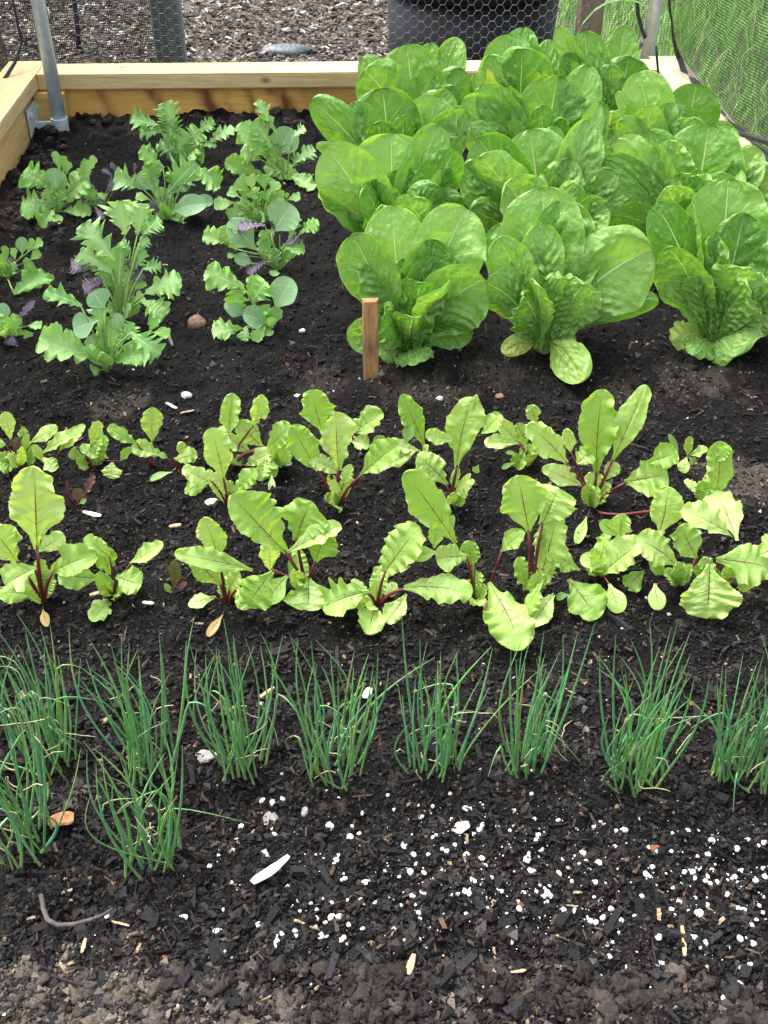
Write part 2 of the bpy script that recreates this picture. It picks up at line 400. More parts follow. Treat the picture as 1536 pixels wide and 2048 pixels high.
# ------------------------------------------------------------------ soil
def hsoil(x, y):
    h = .008*fbm(x*6, y*6, 0, 3, 5)+.0075*fbm(x*28, y*28, 0, 4, 6)
    n = fbm(x*90, y*90, 0, 3, 8); h = h+.0022*n
    cl = np.maximum(0, vnoise(x*34, y*34, 3, 9)-.15)
    wgt = sstep(yb-.30, yb-.02, y)+sstep(.52, .42, y)*1.2+sstep(xl+.16, xl+.02, x)*.8
    h = h+(.35+wgt)*.016*cl+.014*sstep(yb-.2, yb, y)
    h = h-.010*np.exp(-((y-.62)/.08)**2)*sstep(.0, -.3, x)
    return h
# patches of drier, paler ground: (px, py, radius m)
PATCH = [(40, 2050, .068, .9), (190, 2062, .074, .85), (370, 2070, .06, .75), (540, 2075, .045, .55), (930, 2035, .03, .3), (1060, 1975, .02, .3), (1200, 2060, .035, .3),
         (1480, 960, .07, .75), (1410, 760, .07, .5), (830, 765, .09, .45), (1000, 740, .06, .35), (240, 810, .05, .5), (130, 230, .12, .5), (250, 235, .15, .45), (20, 420, .12, .35),
         (540, 240, .12, .25), (130, 1590, .03, .5), (1490, 1180, .03, .7), (640, 760, .06, .25), (1400, 2020, .025, .35), (1250, 780, .06, .25), (60, 560, .1, .2), (680, 1150, .03, .2)]
PP = [(at_z(a, b)[:2], r, s) for a, b, r, s in PATCH]
def dryness(x, y):
    d = np.zeros_like(np.asarray(x, float))
    for (c, r, s) in PP:
        q = np.sqrt((x-c[0])**2+(y-c[1])**2)/r
        d = np.maximum(d, s*sstep(1.15, .3, q+.45*vnoise(x*45, y*45, 1, 77)))
    return d
gx = np.linspace(xl-.01, xr+.01, 560); gy = np.concatenate([np.linspace(.28, 1.3, 400), np.linspace(1.3, yb+.02, 300)[1:]])
GX, GY = np.meshgrid(gx, gy, indexing='ij'); GZ = hsoil(GX, GY)
nidx = np.arange(GX.size).reshape(GX.shape)
Fq = np.stack([nidx[:-1, :-1], nidx[1:, :-1], nidx[1:, 1:], nidx[:-1, 1:]], -1).reshape(-1, 4)
dr = dryness(GX, GY).ravel()[:, None]
cs = np.array([.0066, .0060, .0060])*(1+.35*fbm(GX*14, GY*14, 0, 4, 12)).ravel()[:, None]
cs = np.clip(cs*(1-dr)+dr*np.array([.07, .058, .048]), .004, 1)
soil = obj('soil', mesh_np('soil', np.stack([GX, GY, GZ], -1).reshape(-1, 3), Fq, col=cs), M['soil'])
tag(soil, kind='structure')

OCT = np.array([(1, 0, 0), (-1, 0, 0), (0, 1, 0), (0, -1, 0), (0, 0, 1), (0, 0, -1)], float)
OF = np.array([(0, 2, 4), (2, 1, 4), (1, 3, 4), (3, 0, 4), (2, 0, 5), (1, 2, 5), (3, 1, 5), (0, 3, 5)])
def rotmats(n, tilt=1.0):
    a, b, c = rng.uniform(0, 2*math.pi, n), rng.uniform(-1, 1, n)*math.pi*tilt, rng.uniform(-1, 1, n)*math.pi*tilt
    ca, sa, cb, sb, cc, sn = np.cos(a), np.sin(a), np.cos(b), np.sin(b), np.cos(c), np.sin(c)
    Z0 = np.zeros(n); I = np.ones(n)
    Rz = np.stack([ca, -sa, Z0, sa, ca, Z0, Z0, Z0, I], -1).reshape(n, 3, 3)
    Ry = np.stack([cb, Z0, sb, Z0, I, Z0, -sb, Z0, cb], -1).reshape(n, 3, 3)
    Rx = np.stack([I, Z0, Z0, Z0, cc, -sn, Z0, sn, cc], -1).reshape(n, 3, 3)
    return Rz @ Ry @ Rx
BOXV = np.array([(x, y, z) for z in (-1, 1) for (x, y) in ((-1, -1), (1, -1), (1, 1), (-1, 1))], float)
BOXF = np.array([(0, 3, 2, 1), (4, 5, 6, 7), (0, 1, 5, 4), (1, 2, 6, 5), (2, 3, 7, 6), (3, 0, 4, 7)])
def scatter(name, P, S, cols, tilt=1.0, shape='oct', jit=.35, smooth=False):
    n = len(P); base, Fb = (OCT, OF) if shape == 'oct' else (BOXV, BOXF)
    Rm = rotmats(n, tilt)
    V = base[None]*(1+jit*rng.uniform(-1, 1, (n, len(base), 3)))+jit*.35*rng.uniform(-1, 1, (n, len(base), 3))
    V = V*S[:, None, :]; V = np.einsum('nij,nkj->nki', Rm, V)+P[:, None, :]
    Fc = (Fb[None]+np.arange(n)[:, None, None]*len(base)).reshape(-1, Fb.shape[1])
    C = np.repeat(cols, len(base), axis=0)
    return mesh_np(name, V.reshape(-1, 3), Fc, col=C, smooth=smooth)
def pick_xy(n, near=1.0):
    """points in the bed, even density in the picture rather than on the ground"""
    u = rng.uniform(0, 1536, n); v = 150+(2090-150)*rng.uniform(0, 1, n)**near
    d = cF[None]+((u-768)/F_PX)[:, None]*cR-((v-1024)/F_PX)[:, None]*cU
    t = -CAM_H/d[:, 2]; P = CAM+d*t[:, None]
    k = (P[:, 0] > xl-.01) & (P[:, 0] < xr+.01) & (P[:, 1] < yb+.012); P = P[k]; return P[:, 0], P[:, 1]
# crumbs
x, y = pick_xy(115000, .8); n = len(x)
s = .0008+.0022*rng.uniform(0, 1, n)**3; big = rng.random(n) < .06; s = np.where(big, s*2.1, s)
S = s[:, None]*rng.uniform(.6, 1.4, (n, 3)); z = hsoil(x, y)+s*.35
dk = dryness(x, y)
g = rng.uniform(.5, 1.7, n)[:, None]
c = np.array([.0085, .0077, .0076])*g
isb = rng.random(n) < .25; c[isb] = (np.array([.019, .0148, .0128])*g[isb])
iss = rng.random(n) < .13; c[iss] = np.array([.034, .032, .031])*g[iss]
isd = rng.random(n) < dk; s_d = isd; c[isd] = np.array([.10, .085, .070])*g[isd]*.9
ist = rng.random(n) < .005; c[ist] = np.array([.26, .18, .10])*rng.uniform(.6, 1.2, ist.sum())[:, None]
isr = rng.random(n) < .003; c[isr] = np.array([.20, .08, .04])
isw = rng.random(n) < .003; c[isw] = np.array([.45, .42, .38])
cr = obj('soil_crumbs', scatter('soil_crumbs', np.stack([x, y, z], -1), S, c), M['crumb']); tag(cr, 'dark compost crumbs covering the bed', 'soil crumbs', kind='stuff')
# fibres and bark shreds
x, y = pick_xy(9000, .8); n = len(x)
L = rng.uniform(.0018, .0065, n)*(1+(rng.random(n) < .05)*1.4)
S = np.stack([L, rng.uniform(.0006, .0019, n), rng.uniform(.0003, .0009, n)], -1)
c = np.array([.0105, .0095, .0093])*rng.uniform(.5, 2.0, n)[:, None]
q = rng.random(n) < .10; c[q] = np.array([.055, .037, .025])*rng.uniform(.6, 1.5, q.sum())[:, None]
q = rng.random(n) < (.012+.10*dryness(x, y)); c[q] = np.array([.24, .18, .11])*rng.uniform(.6, 1.3, q.sum())[:, None]
nb = 110; bx, by = [], []
while len(bx) < nb:
    a, b = rng.uniform(60, 1536), rng.uniform(1180, 2040)
    if b < 1820 and rng.random() < .65: continue
    P = at_z(a, b); bx.append(P[0]); by.append(P[1])
x2, y2 = np.array(bx), np.array(by)
S2 = np.stack([rng.uniform(.004, .014, nb), rng.uniform(.0018, .0045, nb), rng.uniform(.0012, .003, nb)], -1)
x = np.concatenate([x, x2]); y = np.concatenate([y, y2]); S = np.concatenate([S, S2]); c = np.concatenate([c, np.array([.0095, .0095, .0105])*rng.uniform(.6, 2.2, (nb, 1))])
fb = obj('bark_shreds', scatter('bark_shreds', np.stack([x, y, hsoil(x, y)+.0014], -1), S, c, .12, 'box', .25), M['crumb'])
tag(fb, 'thin dark bark shreds and fibres lying over the compost', 'bark shreds', kind='stuff')
# clods: lumps of heavier earth near the edges
def blob(r, sub=3, amp=.35, seed=0, sq=(1, 1, 1), freq=1.6):
    import bmesh
    bm = bmesh.new(); bmesh.ops.create_icosphere(bm, subdivisions=sub, radius=1.0)
    V = np.array([v.co[:] for v in bm.verts]); Fc = np.array([[v.index for v in f.verts] for f in bm.faces]); bm.free()
    nn = fbm(V[:, 0]*freq+seed*7.3, V[:, 1]*freq, V[:, 2]*freq, 4, seed)
    V = V*(1+amp*nn)[:, None]*np.asarray(sq)*r
    return V, Fc
cb_v, cb_f, cb_c, off = [], [], [], 0
tmpl = [blob(1, 3, .62, i, (1, rng.uniform(.6, 1), rng.uniform(.45, .75)), 2.6) for i in range(12)]
def add_clod(x, y, r, col):
    global off
    V, Fc = tmpl[rng.integers(12)]; a = rng.uniform(0, 6.28); ca, sa = math.cos(a), math.sin(a)
    V = V @ np.array([[ca, sa, 0], [-sa, ca, 0], [0, 0, 1]])*r+np.array([x, y, float(hsoil(x, y))-r*.05])
    cb_v.append(V); cb_f.append(Fc+off); off += len(V); cb_c.append(np.tile(col, (len(V), 1))*(1+.25*fbm(V[:, 0]*200, V[:, 1]*200, V[:, 2]*200, 2, 3))[:, None])
for i in range(1000):
    r0 = rng.random()
    if r0 < .22: px, py, r = rng.uniform(0, 1536), rng.uniform(1935, 2060), rng.uniform(.003, .011)
    elif r0 < .55: px, py, r = rng.uniform(60, 1100), rng.uniform(212, 262), rng.uniform(.006, .019)
    elif r0 < .68: px, py, r = rng.uniform(0, 130), rng.uniform(260, 480), rng.uniform(.005, .014)
    else: px, py, r = rng.uniform(0, 1536), rng.uniform(300, 1950), rng.uniform(.003, .008)
    P = at_z(px, py)
    if P[1] > yb or P[0] < xl or P[0] > xr: continue
    d = float(dryness(P[0], P[1])); lowz = py > 1930
    col = np.array([.020, .0165, .0145])*(1-d)+d*np.array([.075, .063, .052]); col = col*rng.uniform(.7, 1.4)
    if lowz and rng.random() < (.40 if px < 600 else .07): col = np.array([.048, .041, .035])*rng.uniform(.6, 1.3)
    if not lowz and r0 < .55: col = np.array([.034, .027, .022])*rng.uniform(.6, 1.4)
    add_clod(P[0], P[1], r, col)
cl = obj('earth_clods', mesh_np('earth_clods', np.concatenate(cb_v), np.concatenate(cb_f), col=np.clip(np.concatenate(cb_c), .004, 1)), M['crumb'])
tag(cl, 'rough lumps of dark earth along the edges of the bed', 'soil clods', kind='stuff')

# ------------------------------------------------------------------ leaves
SHAPE = {   # b0 base width, tm widest, p rise power, q tip exponent, lobes, depth, sharp, sweep, ruffle amp, ruffle freq, blister, cup, edge noise
 'lettuce': dict(b0=.20, tm=.66, p=1.15, q=2.3, lob=0, dep=0, shp=0, swp=.0, ruf=.06, rf=4.3, bl=.0054, cup=.26, en=.045, nu=72, nv=34),
 'old':     dict(b0=.25, tm=.62, p=1.0, q=2.1, lob=9, dep=.14, shp=1, swp=.1, ruf=.14, rf=7, bl=.0040, cup=.15, en=.10, nu=64, nv=24),
 'heart':   dict(b0=.30, tm=.62, p=1.0, q=2.2, lob=12, dep=.05, shp=0, swp=.0, ruf=.15, rf=7, bl=.0078, cup=.38, en=.06, nu=64, nv=30),
 'beet':    dict(b0=.13, tm=.56, p=.95, q=2.1, lob=15, dep=.07, shp=0, swp=.05, ruf=.19, rf=4.0, bl=.0018, cup=.14, en=.15, nu=72, nv=16),
 'crinkle': dict(b0=.35, tm=.45, p=.8, q=2.4, lob=14, dep=.07, shp=0, swp=.05, ruf=.26, rf=6, bl=.0026, cup=.08, en=.10, nu=70, nv=16),
 'oak':     dict(b0=.20, tm=.66, p=.9, q=2.1, lob=4.3, dep=.42, shp=0, swp=.16, ruf=.24, rf=3.6, bl=.0014, cup=.1, en=.13, nu=84, nv=12),
 'miz':     dict(b0=.16, tm=.60, p=.8, q=1.7, lob=4.6, dep=.66, shp=1, swp=.36, ruf=.22, rf=4, bl=.0006, cup=.08, en=.15, nu=96, nv=12),
 'purple':  dict(b0=.18, tm=.66, p=.8, q=2.0, lob=6, dep=.55, shp=1, swp=.4, ruf=.25, rf=7, bl=.0012, cup=.05, en=.12, nu=84, nv=12),
 'pak':     dict(b0=.10, tm=.56, p=1.5, q=2.25, lob=0, dep=0, shp=0, swp=0, ruf=.02, rf=3, bl=.0004, cup=.17, en=.015, nu=36, nv=14),
 'cot':     dict(b0=.16, tm=.58, p=1.1, q=2.2, lob=0, dep=0, shp=0, swp=0, ruf=.01, rf=3, bl=.0002, cup=.12, en=.01, nu=20, nv=8),
 'cress':   dict(b0=.12, tm=.62, p=1.0, q=2.3, lob=2.4, dep=.35, shp=0, swp=.3, ruf=.05, rf=3, bl=.0004, cup=.1, en=.05, nu=36, nv=8),
}
MATOF = {'lettuce': 'lettuce', 'old': 'lettuce', 'heart': 'lettuce', 'beet': 'beet', 'crinkle': 'beet', 'oak': 'mustard', 'miz': 'mizuna', 'purple': 'purple', 'pak': 'pak', 'cot': 'cotyledon', 'cress': 'mustard'}
def rot_about(v, k, a):
    return v*math.cos(a)+np.cross(k, v)*math.sin(a)+k*np.dot(k, v)*(1-math.cos(a))
def leaf_geo(P0, P1, wid, kind, roll=0.0, arch=.08, bend=0.0, curl=.0, cup=None, seed=0, up=.35, ruf=None, ctrl=None, fold=0.0, tw=0.0):
    s = SHAPE[kind]; Mv = P1-P0; L = np.linalg.norm(Mv); Mh = Mv/L
    view = CAM-(P0+P1)/2; view /= np.linalg.norm(view)
    N = view*.8+UP*up; N = N-np.dot(N, Mh)*Mh
    if np.linalg.norm(N) < .15: N = np.array([0, -.3, 1.0]); N = N-np.dot(N, Mh)*Mh
    N /= np.linalg.norm(N); N = rot_about(N, Mh, R(roll)); S0 = np.cross(Mh, N)
    C = (P0+P1)/2+N*arch*L+S0*bend*L
    if ctrl is not None: C = C+ctrl
    nu, nv = s['nu'], s['nv']
    if wid*ppm(P1) < 40: nu, nv = max(16, int(nu*.6)), max(6, int(nv*.6))
    tau = np.linspace(0, 1, nu+1); t = 1-(1-tau)**1.25
    sg = np.linspace(-1, 1, nv+1)
    Pm = ((1-t)**2)[:, None]*P0+(2*t*(1-t))[:, None]*C+(t**2)[:, None]*P1
    Pm = Pm-N*(curl*L*np.clip((t-.5)/.5, 0, 1)**2)[:, None]
    T = np.gradient(Pm, axis=0); T /= np.linalg.norm(T, axis=1)[:, None]+1e-12
    Nt = N[None]-(T @ N)[:, None]*T; Nt /= np.linalg.norm(Nt, axis=1)[:, None]; St = np.cross(T, Nt)
    if tw:
        a = R(tw)*(t-.3)[:, None]; Nt, St = Nt*np.cos(a)+St*np.sin(a), St*np.cos(a)-Nt*np.sin(a)
    tm = s['tm']
    lo = s['b0']+(1-s['b0'])*np.sin(np.clip(t/tm, 0, 1)*math.pi/2)**(2*s['p'])
    hi = (1-np.clip((t-tm)/(1-tm), 0, 1)**s['q'])**(1/s['q']*1.05)
    prof = np.where(t < tm, lo, hi)
    rr = np.random.default_rng(seed+99); ph = rr.uniform(0, 6.28, 4)
    A, B = np.meshgrid(t, sg, indexing='ij'); sd = np.where(B >= 0, 1.0, -1.0); ab = np.abs(B)
    half = np.outer(prof, np.ones(nv+1))*wid/2
    half = half*(1+s['en']*1.6*vnoise(A*4+seed*3.1, sd*9.7, 0, seed)+s['en']*.8*vnoise(A*11+seed, sd*5.7, 0, seed+5))
    if s['lob']:
        x = A*s['lob']+np.where(sd > 0, 0.0, .37)+(.45 if s['lob'] < 9 else 1.2)*vnoise(A*3.5, sd*3.3, 0, seed+9)
        f = x-np.floor(x)
        dv = 1+.45*vnoise(np.floor(x)*3.7, sd*5.1, 0, seed+21)*(s['lob'] < 9)
        if s['shp'] == 0: tooth = np.abs(np.sin(f*math.pi))**.55
        else: tooth = np.clip(np.where(f < .72, f/.72, (1-f)/.28), 0, 1)**.9
        dep = s['dep']*(1 if s['dep'] < .2 else np.clip(.55+.6*(1-np.abs(A-.45)*1.6), .25, 1.15))
        if s['lob'] < 9: x2 = x*2.6+.3*sd; half = half*(1-.11*(1-np.abs(np.sin(x2*math.pi))**.7)*ab)
        half = half*(1-np.clip(dep*dv, 0, .85)*(1-tooth)*ab**.6)
    # blade surface offsets
    r = s['ruf'] if ruf is None else ruf
    amp = half.max()
    wave = np.sin(2*math.pi*s['rf']*A*(1+.12*sd)+ph[0]+sd*1.3+4.5*vnoise(A*2.6, sd*2.2, 0, seed+3))
    wave = wave*(.15+1.5*np.abs(vnoise(A*2.6+seed, sd*4, 0, seed+4)))+.5*vnoise(A*13, sd*2, 0, seed+14)
    cp = s['cup'] if cup is None else cup
    off = cp*half*ab**1.5*1.1+r*amp*ab**2.6*wave*np.minimum(1, prof[:, None]*1.6)
    off = off+amp*.16*vnoise(A*2.2+seed*1.7, B*1.6, 0, seed+6)*ab**.7*(.3 if kind in ('pak', 'cot') else 1)
    # blisters between side veins
    bl = s['bl']*min(1.0, wid/.07)
    if bl > 0:
        x = A*9.5-ab*2.2+(.35 if kind in ('lettuce', 'heart', 'old') else 1.1)*vnoise(A*5, B*3, 0, seed+17); cell = np.abs(np.sin(x*math.pi))
        yy = ab*wid/.026+.55*vnoise(np.floor(x)*2.3, sd*3, 0, seed+18); c2 = np.abs(np.sin(yy*math.pi))
        bn = np.clip(vnoise(A*L*42+seed, B*wid*26, 0, seed+7)*.9+.55, 0, 1.3)
        fine = vnoise(A*L*210, B*wid*110, 0, seed+8)
        off = off+bl*(1.25*cell**.8*(.35+.65*c2)*bn*sstep(.02, .14, ab)*sstep(1.0, .66, ab)*sstep(1.0, .8, A)+.22*fine)-bl*.8*np.exp(-(ab/.05)**2)*(1-A)
    if fold: off = off+fold*half*np.where(B > 0, B, 0)**1.2
    lat = B*half*np.cos(np.clip(cp*.9, -1, 1)*ab)
    V = Pm[:, None, :]+lat[..., None]*St[:, None, :]+off[..., None]*Nt[:, None, :]+(s['swp']*ab*half)[..., None]*T[:, None, :]
    # the sky side of the ground: nothing below the soil
    V[..., 2] = np.maximum(V[..., 2], .004+.004*np.abs(vnoise(A*5, B*3, 0, seed)))
    idx = np.arange((nu+1)*(nv+1)).reshape(nu+1, nv+1)
    Fc = np.stack([idx[:-1, :-1], idx[:-1, 1:], idx[1:, 1:], idx[1:, :-1]], -1).reshape(-1, 4)
    uv = np.stack([(B+1)/2, A], -1).reshape(-1, 2)
    return V.reshape(-1, 3), Fc, uv
def parse(line):
    """'x0 y0 x1 y1 w kind key=val ...' -> numbers, kind, dict"""
    nums, kind, kw = [], None, {}
    for tk in line.split():
        if '=' in tk: k, v = tk.split('='); kw[k] = float(v) if k != 'm' else v
        else:
            try: nums.append(float(tk))
            except ValueError: kind = tk
    return nums, kind, kw
SEED = [100]
def add_leaf(t, B, V, Fc, uv, mat, name='leaf'):
    me = mesh_np(name, V-B, Fc, uv=uv); return obj(name, me, mat, t)
def lettuce(base, label, spec, fill=7, hscale=1.0):
    B = at_z(*base, 0.0); B[2] = 0.0; pm = ppm(B)
    t = thing('lettuce', label, 'lettuce', B, 'cos lettuces planted in a block')
    obj('stem', MB().tube([(0, 0, -.01), (0, 0, .03), (0, .004, .06)], [.014, .012, .006], 10), M['stalk_green'], t, smooth=True)
    for line in spec.strip().splitlines():
        nums, kind, kw = parse(line)
        if len(nums) < 3: continue
        tx, ty, wd, dy = nums[0], nums[1], nums[2], (nums[3] if len(nums) > 3 else 0)
        kind = kind or 'lettuce'; SEED[0] += 1; sd = SEED[0]; rr = random.Random(sd)
        P1 = at_y(tx, ty, B[1]+dy/100)
        if P1[2] < .015: P1 = at_z(tx, ty, .015)
        d = P1-B; az = d*np.array([1, 1, 0]); h = np.linalg.norm(az); az = az/(h+1e-6)
        P0 = B+az*min(.02, h*.3)+UP*.012
        pw = ppm(P1); wm = (1.10 if base[1] < 650 else 1.04)*wd/pw/max(.5, math.cos(R(kw.get('r', 0)))**.5)
        upb = UP*(.10*h/max(.05, P1[2]) if False else 0)
        L = np.linalg.norm(P1-P0)
        # grow upward first, then lean out
        ctrl = -az*h*.22+UP*h*.22
        cup = kw.get('c', (.24 if dy >= 0 else -.30))
        V, Fc, uv = leaf_geo(P0, P1, wm, kind, kw.get('r', rr.uniform(-10, 10)), kw.get('a', 0.0), kw.get('b', rr.uniform(-.04, .04)),
                             kw.get('k', .05 if dy >= 0 else .0), cup, sd, .25, kw.get('f'), ctrl, kw.get('fo', 0), kw.get('tw', rr.uniform(-12, 12)))
        add_leaf(t, B, V, Fc, uv, M[kw.get('m', MATOF[kind])])
    for i in range(fill):
        SEED[0] += 1; sd = SEED[0]; rr = random.Random(sd)
        a = 2*math.pi*(i+rr.random()*.6)/max(1, fill); hh = rr.uniform(.09, .155)*hscale; rad = rr.uniform(.03, .075)
        az = np.array([math.cos(a), math.sin(a), 0]); P1 = B+az*rad+UP*hh; P0 = B+az*.008+UP*.01
        V, Fc, uv = leaf_geo(P0, P1, rr.uniform(.06, .085), 'heart', rr.uniform(-40, 40)+(0 if az[1] > 0 else 0), .02, 0, .02, .25 if az[1] > 0 else -.3, sd, .2, None, -az*.02)
        add_leaf(t, B, V, Fc, uv, M['lettuce'])
    far = base[1] < 650
    for i in range(9):                                              # the ring between heart and outer leaves
        SEED[0] += 1; sd = SEED[0]; rr = random.Random(sd); a = 2*math.pi*(i+rr.random()*.7)/9
        az = np.array([math.cos(a), math.sin(a), 0])
        if az[1] < -.35 and not far: continue
        hh = rr.uniform(.13, .185)*(1.08 if far else 1.0); rad = rr.uniform(.045, .08); P1 = B+az*rad+UP*hh; P0 = B+az*.01+UP*.01
        V, Fc, uv = leaf_geo(P0, P1, rr.uniform(.065, .09), 'lettuce', rr.uniform(-45, 45), .0, 0, .05, .3 if az[1] > -.2 else -.3, sd, .3, None, -az*.015+UP*.015, rr.uniform(-.2, .2), rr.uniform(-20, 20))
        add_leaf(t, B, V, Fc, uv, M['lettuce'])
    for i in range(9 if far else 4):
        SEED[0] += 1; sd = SEED[0]; rr = random.Random(sd)
        a = 2*math.pi*(i+rr.random()*.5)/9 if far else math.pi*(.1+.8*(i+rr.random()*.5)/4)
        az = np.array([math.cos(a), math.sin(a), 0])
        if base[0] < 860 and az[0] < -.3: continue
        hh = rr.uniform(.12, .20); rad = rr.uniform(.08, .125); P1 = B+az*rad+UP*hh; P0 = B+az*.01+UP*.01
        if P1[1] > yb-.02: P1[1] = yb-.03
        V, Fc, uv = leaf_geo(P0, P1, rr.uniform(.085, .115), 'lettuce', rr.uniform(-30, 30), .02, 0, .04, .25, sd, .3, None, -az*.02+UP*.02, 0, rr.uniform(-15, 15))
        add_leaf(t, B, V, Fc, uv, M['lettuce'])
    return t
LETT = []
LETT.append(((815, 708), 'front lettuce of the left column, directly behind the wooden marker stake', """
783 417 132 4.5 c=.2 r=-4
934 420 148 4 r=12
698 476 108 1 r=-35
872 480 108 2 r=6 k=.02
971 560 140 -2 r=22 c=.25
752 514 62 1.5 r=-28 heart
804 520 54 1.5 heart
893 590 66 -1 heart c=-.2
842 567 104 -4 c=-.45 heart r=5
884 577 60 -6.5 c=-.2 r=62 b=.1
946 668 66 -4 r=30 c=.1
694 676 78 -5 r=-15 c=.15
839 724 78 -8 old c=-.1
758 712 60 -5 old
"""))
LETT.append(((1088, 700), 'front lettuce in the middle of the front row, one pale leaf drooping onto the soil', """
1083 379 165 6 r=-8
1138 405 134 3.5 r=4 c=.2
1082 451 92 1.5 r=-8 c=.2
992 482 86 0 r=-38 c=.3 fo=-.3
971 566 104 -2 r=-22
1180 506 90 1 r=10 heart
1306 500 168 -1 r=14 c=.12
1318 603 62 -3 r=25
1116 530 44 1.5 heart
1070 545 50 -1 heart r=-20
1168 568 122 -5 c=-.35 heart r=8
1070 563 56 -5.5 r=-58 c=-.2
1164 765 80 -9 m=lettuce_old c=-.15 a=.12
1004 706 44 -5 m=lettuce_old c=.05
1040 662 46 -3 old
1148 690 50 -4 old
"""))
LETT.append(((1422, 690), 'front lettuce at the end of the front row, with a yellowing ragged lower leaf', """
1458 362 172 5.5 r=6 c=.22
1310 413 98 3 r=-18
1490 430 122 2.5 r=10 c=.22
1336 496 112 -1.5 r=-35 c=.4
1374 415 46 1 r=-68
1427 473 76 1.5 heart c=.45
1484 535 122 -4 c=-.35 heart r=14
1508 618 84 -6 c=-.2 old r=25
1466 714 132 -9 c=-.35 a=.14
1342 682 66 -5 old m=lettuce_old
1388 711 66 -7 old
1562 530 84 0 r=15
1552 640 70 -3 r=20
1550 465 82 3 r=12
1560 590 60 -1
"""))
LETT.append(((795, 562), 'second lettuce of the left column, its big leaf hanging over the soil beside the mustards', """
780 270 166 5 c=.18
652 302 128 0 r=-22 c=.22
812 338 108 2 c=.22 heart
878 253 94 4 r=10
742 362 80 -1.5 r=-14 heart c=-.2
755 362 42 -2.5 r=-50
900 334 46 -1 r=60
850 403 66 -3 c=-.3 heart
905 345 54 1 r=30
640 380 80 -2 r=-40
912 300 84 -1 r=14
922 395 74 -3 r=20
908 440 66 -4 r=10
"""))
LETT.append(((1085, 548), 'second lettuce of the middle column, glossy blistered leaf at its centre', """
1060 262 136 4 c=.2
960 313 92 -1 r=-30
955 281 112 3 r=-18
1140 320 98 1.5 heart c=.2
1025 352 64 -1 heart c=-.2
1050 354 46 -2 r=-20
1180 242 88 3.5 r=10
1202 210 54 6 r=20
1258 398 76 -1 c=-.15 r=10
1215 332 66 2 r=10
1108 255 64 4.5 c=-.2
985 282 56 5 c=-.2
1120 385 60 -4 heart c=-.3
925 335 92 1 r=-16
940 420 76 -3 r=-14
1228 305 84 3 r=14
1228 345 70 0 r=20
"""))
LETT.append(((1372, 545), 'second lettuce of the right column, wide pale leaf lying towards the side rail', """
1420 252 156 5 r=8 c=.15
1336 285 90 2 heart c=.22
1296 290 64 1 r=-28 c=.3
1233 285 82 2 r=-30 c=-.15
1382 350 128 -3 c=-.35 heart
1294 267 88 4.5 c=-.25 r=-10
1562 350 94 1 r=18
1482 320 44 1.5 r=40
1262 420 48 -1 r=-20
1396 338 46 -1 heart
1460 350 60 -1 heart
1420 380 66 -5 c=-.3
1214 322 76 2 r=-14
1225 430 64 -3 r=-20
1520 300 80 3 r=14
"""))
LETT.append(((800, 455), 'third lettuce of the left column, dark leaf jutting sideways over the bare soil', """
764 179 136 3 c=.18
621 206 76 0 c=-.2 r=-20
876 195 108 2 r=8
755 244 92 -2 heart c=-.25
807 231 64 -1 heart c=-.2
899 184 74 4 r=14
632 291 34 -1 r=-30
700 210 80 1 r=-25
932 222 82 1 r=14
915 275 70 -2 r=18
"""))
LETT.append(((1090, 445), 'third lettuce of the middle column, broad pale leaf with a crooked rib', """
1118 155 144 4 c=.18 b=-.08
960 175 80 2 r=-24
1012 178 52 1.5 r=-10
1030 185 42 1 r=20
1080 211 76 -1 heart c=-.1
1022 243 40 -1.5
1125 236 60 -2 heart c=-.2
1180 133 84 5 r=10
1210 208 56 1 r=20
925 205 84 2 r=-14
930 262 72 -1 r=-18
1225 262 66 0 r=20
"""))
LETT.append(((1330, 442), 'third lettuce of the right column, nearest the netting', """
1276 148 104 4 r=-6
1396 170 112 3 r=18 c=.15
1345 208 132 1 c=.15 r=4
1233 188 36 2 r=-20
1246 213 26 0 r=-55
1290 212 66 -1 c=-.25
1385 235 90 -1 r=12
1240 240 60 -2
1222 262 70 0 r=-20
1440 250 84 2 r=18
"""))
LETT.append(((845, 355), 'back lettuce of the left column, pale rounded leaf over the pine rail', """
812 92 128 3 c=.15
722 118 68 3 r=-16
728 140 108 -1.5 c=-.3 r=-12
868 156 46 0 heart
928 142 82 0 c=-.1 r=18
860 87 56 6
918 77 62 6 r=5
770 120 44 5
755 170 70 1 r=-20
"""))
LETT.append(((1035, 350), 'back lettuce of the middle column, in front of the black tub', """
1045 96 118 -1 c=-.35
1010 72 112 3 c=-.25 r=-10
1045 56 78 6
975 113 78 2 c=-.2 r=-16
1100 80 56 5 r=10
1075 143 24 -4 crinkle m=lettuce_old
1094 150 26 -4 crinkle m=lettuce_old
975 138 22 -4 crinkle m=lettuce_old
950 150 60 0 r=-20
"""))
LETT.append(((1205, 350), 'back lettuce of the right column, beside the steel pole', """
1110 60 52 4 r=-30 c=.1
1168 66 90 3 c=-.1
1252 52 68 6 r=10
1180 106 60 0 heart
1258 115 112 0 c=-.3 r=10
1142 121 30 -1 r=-30
1220 130 80 -1 heart
1130 110 60 2 r=-20
"""))
for b, l, s in LETT: lettuce(b, l, s)

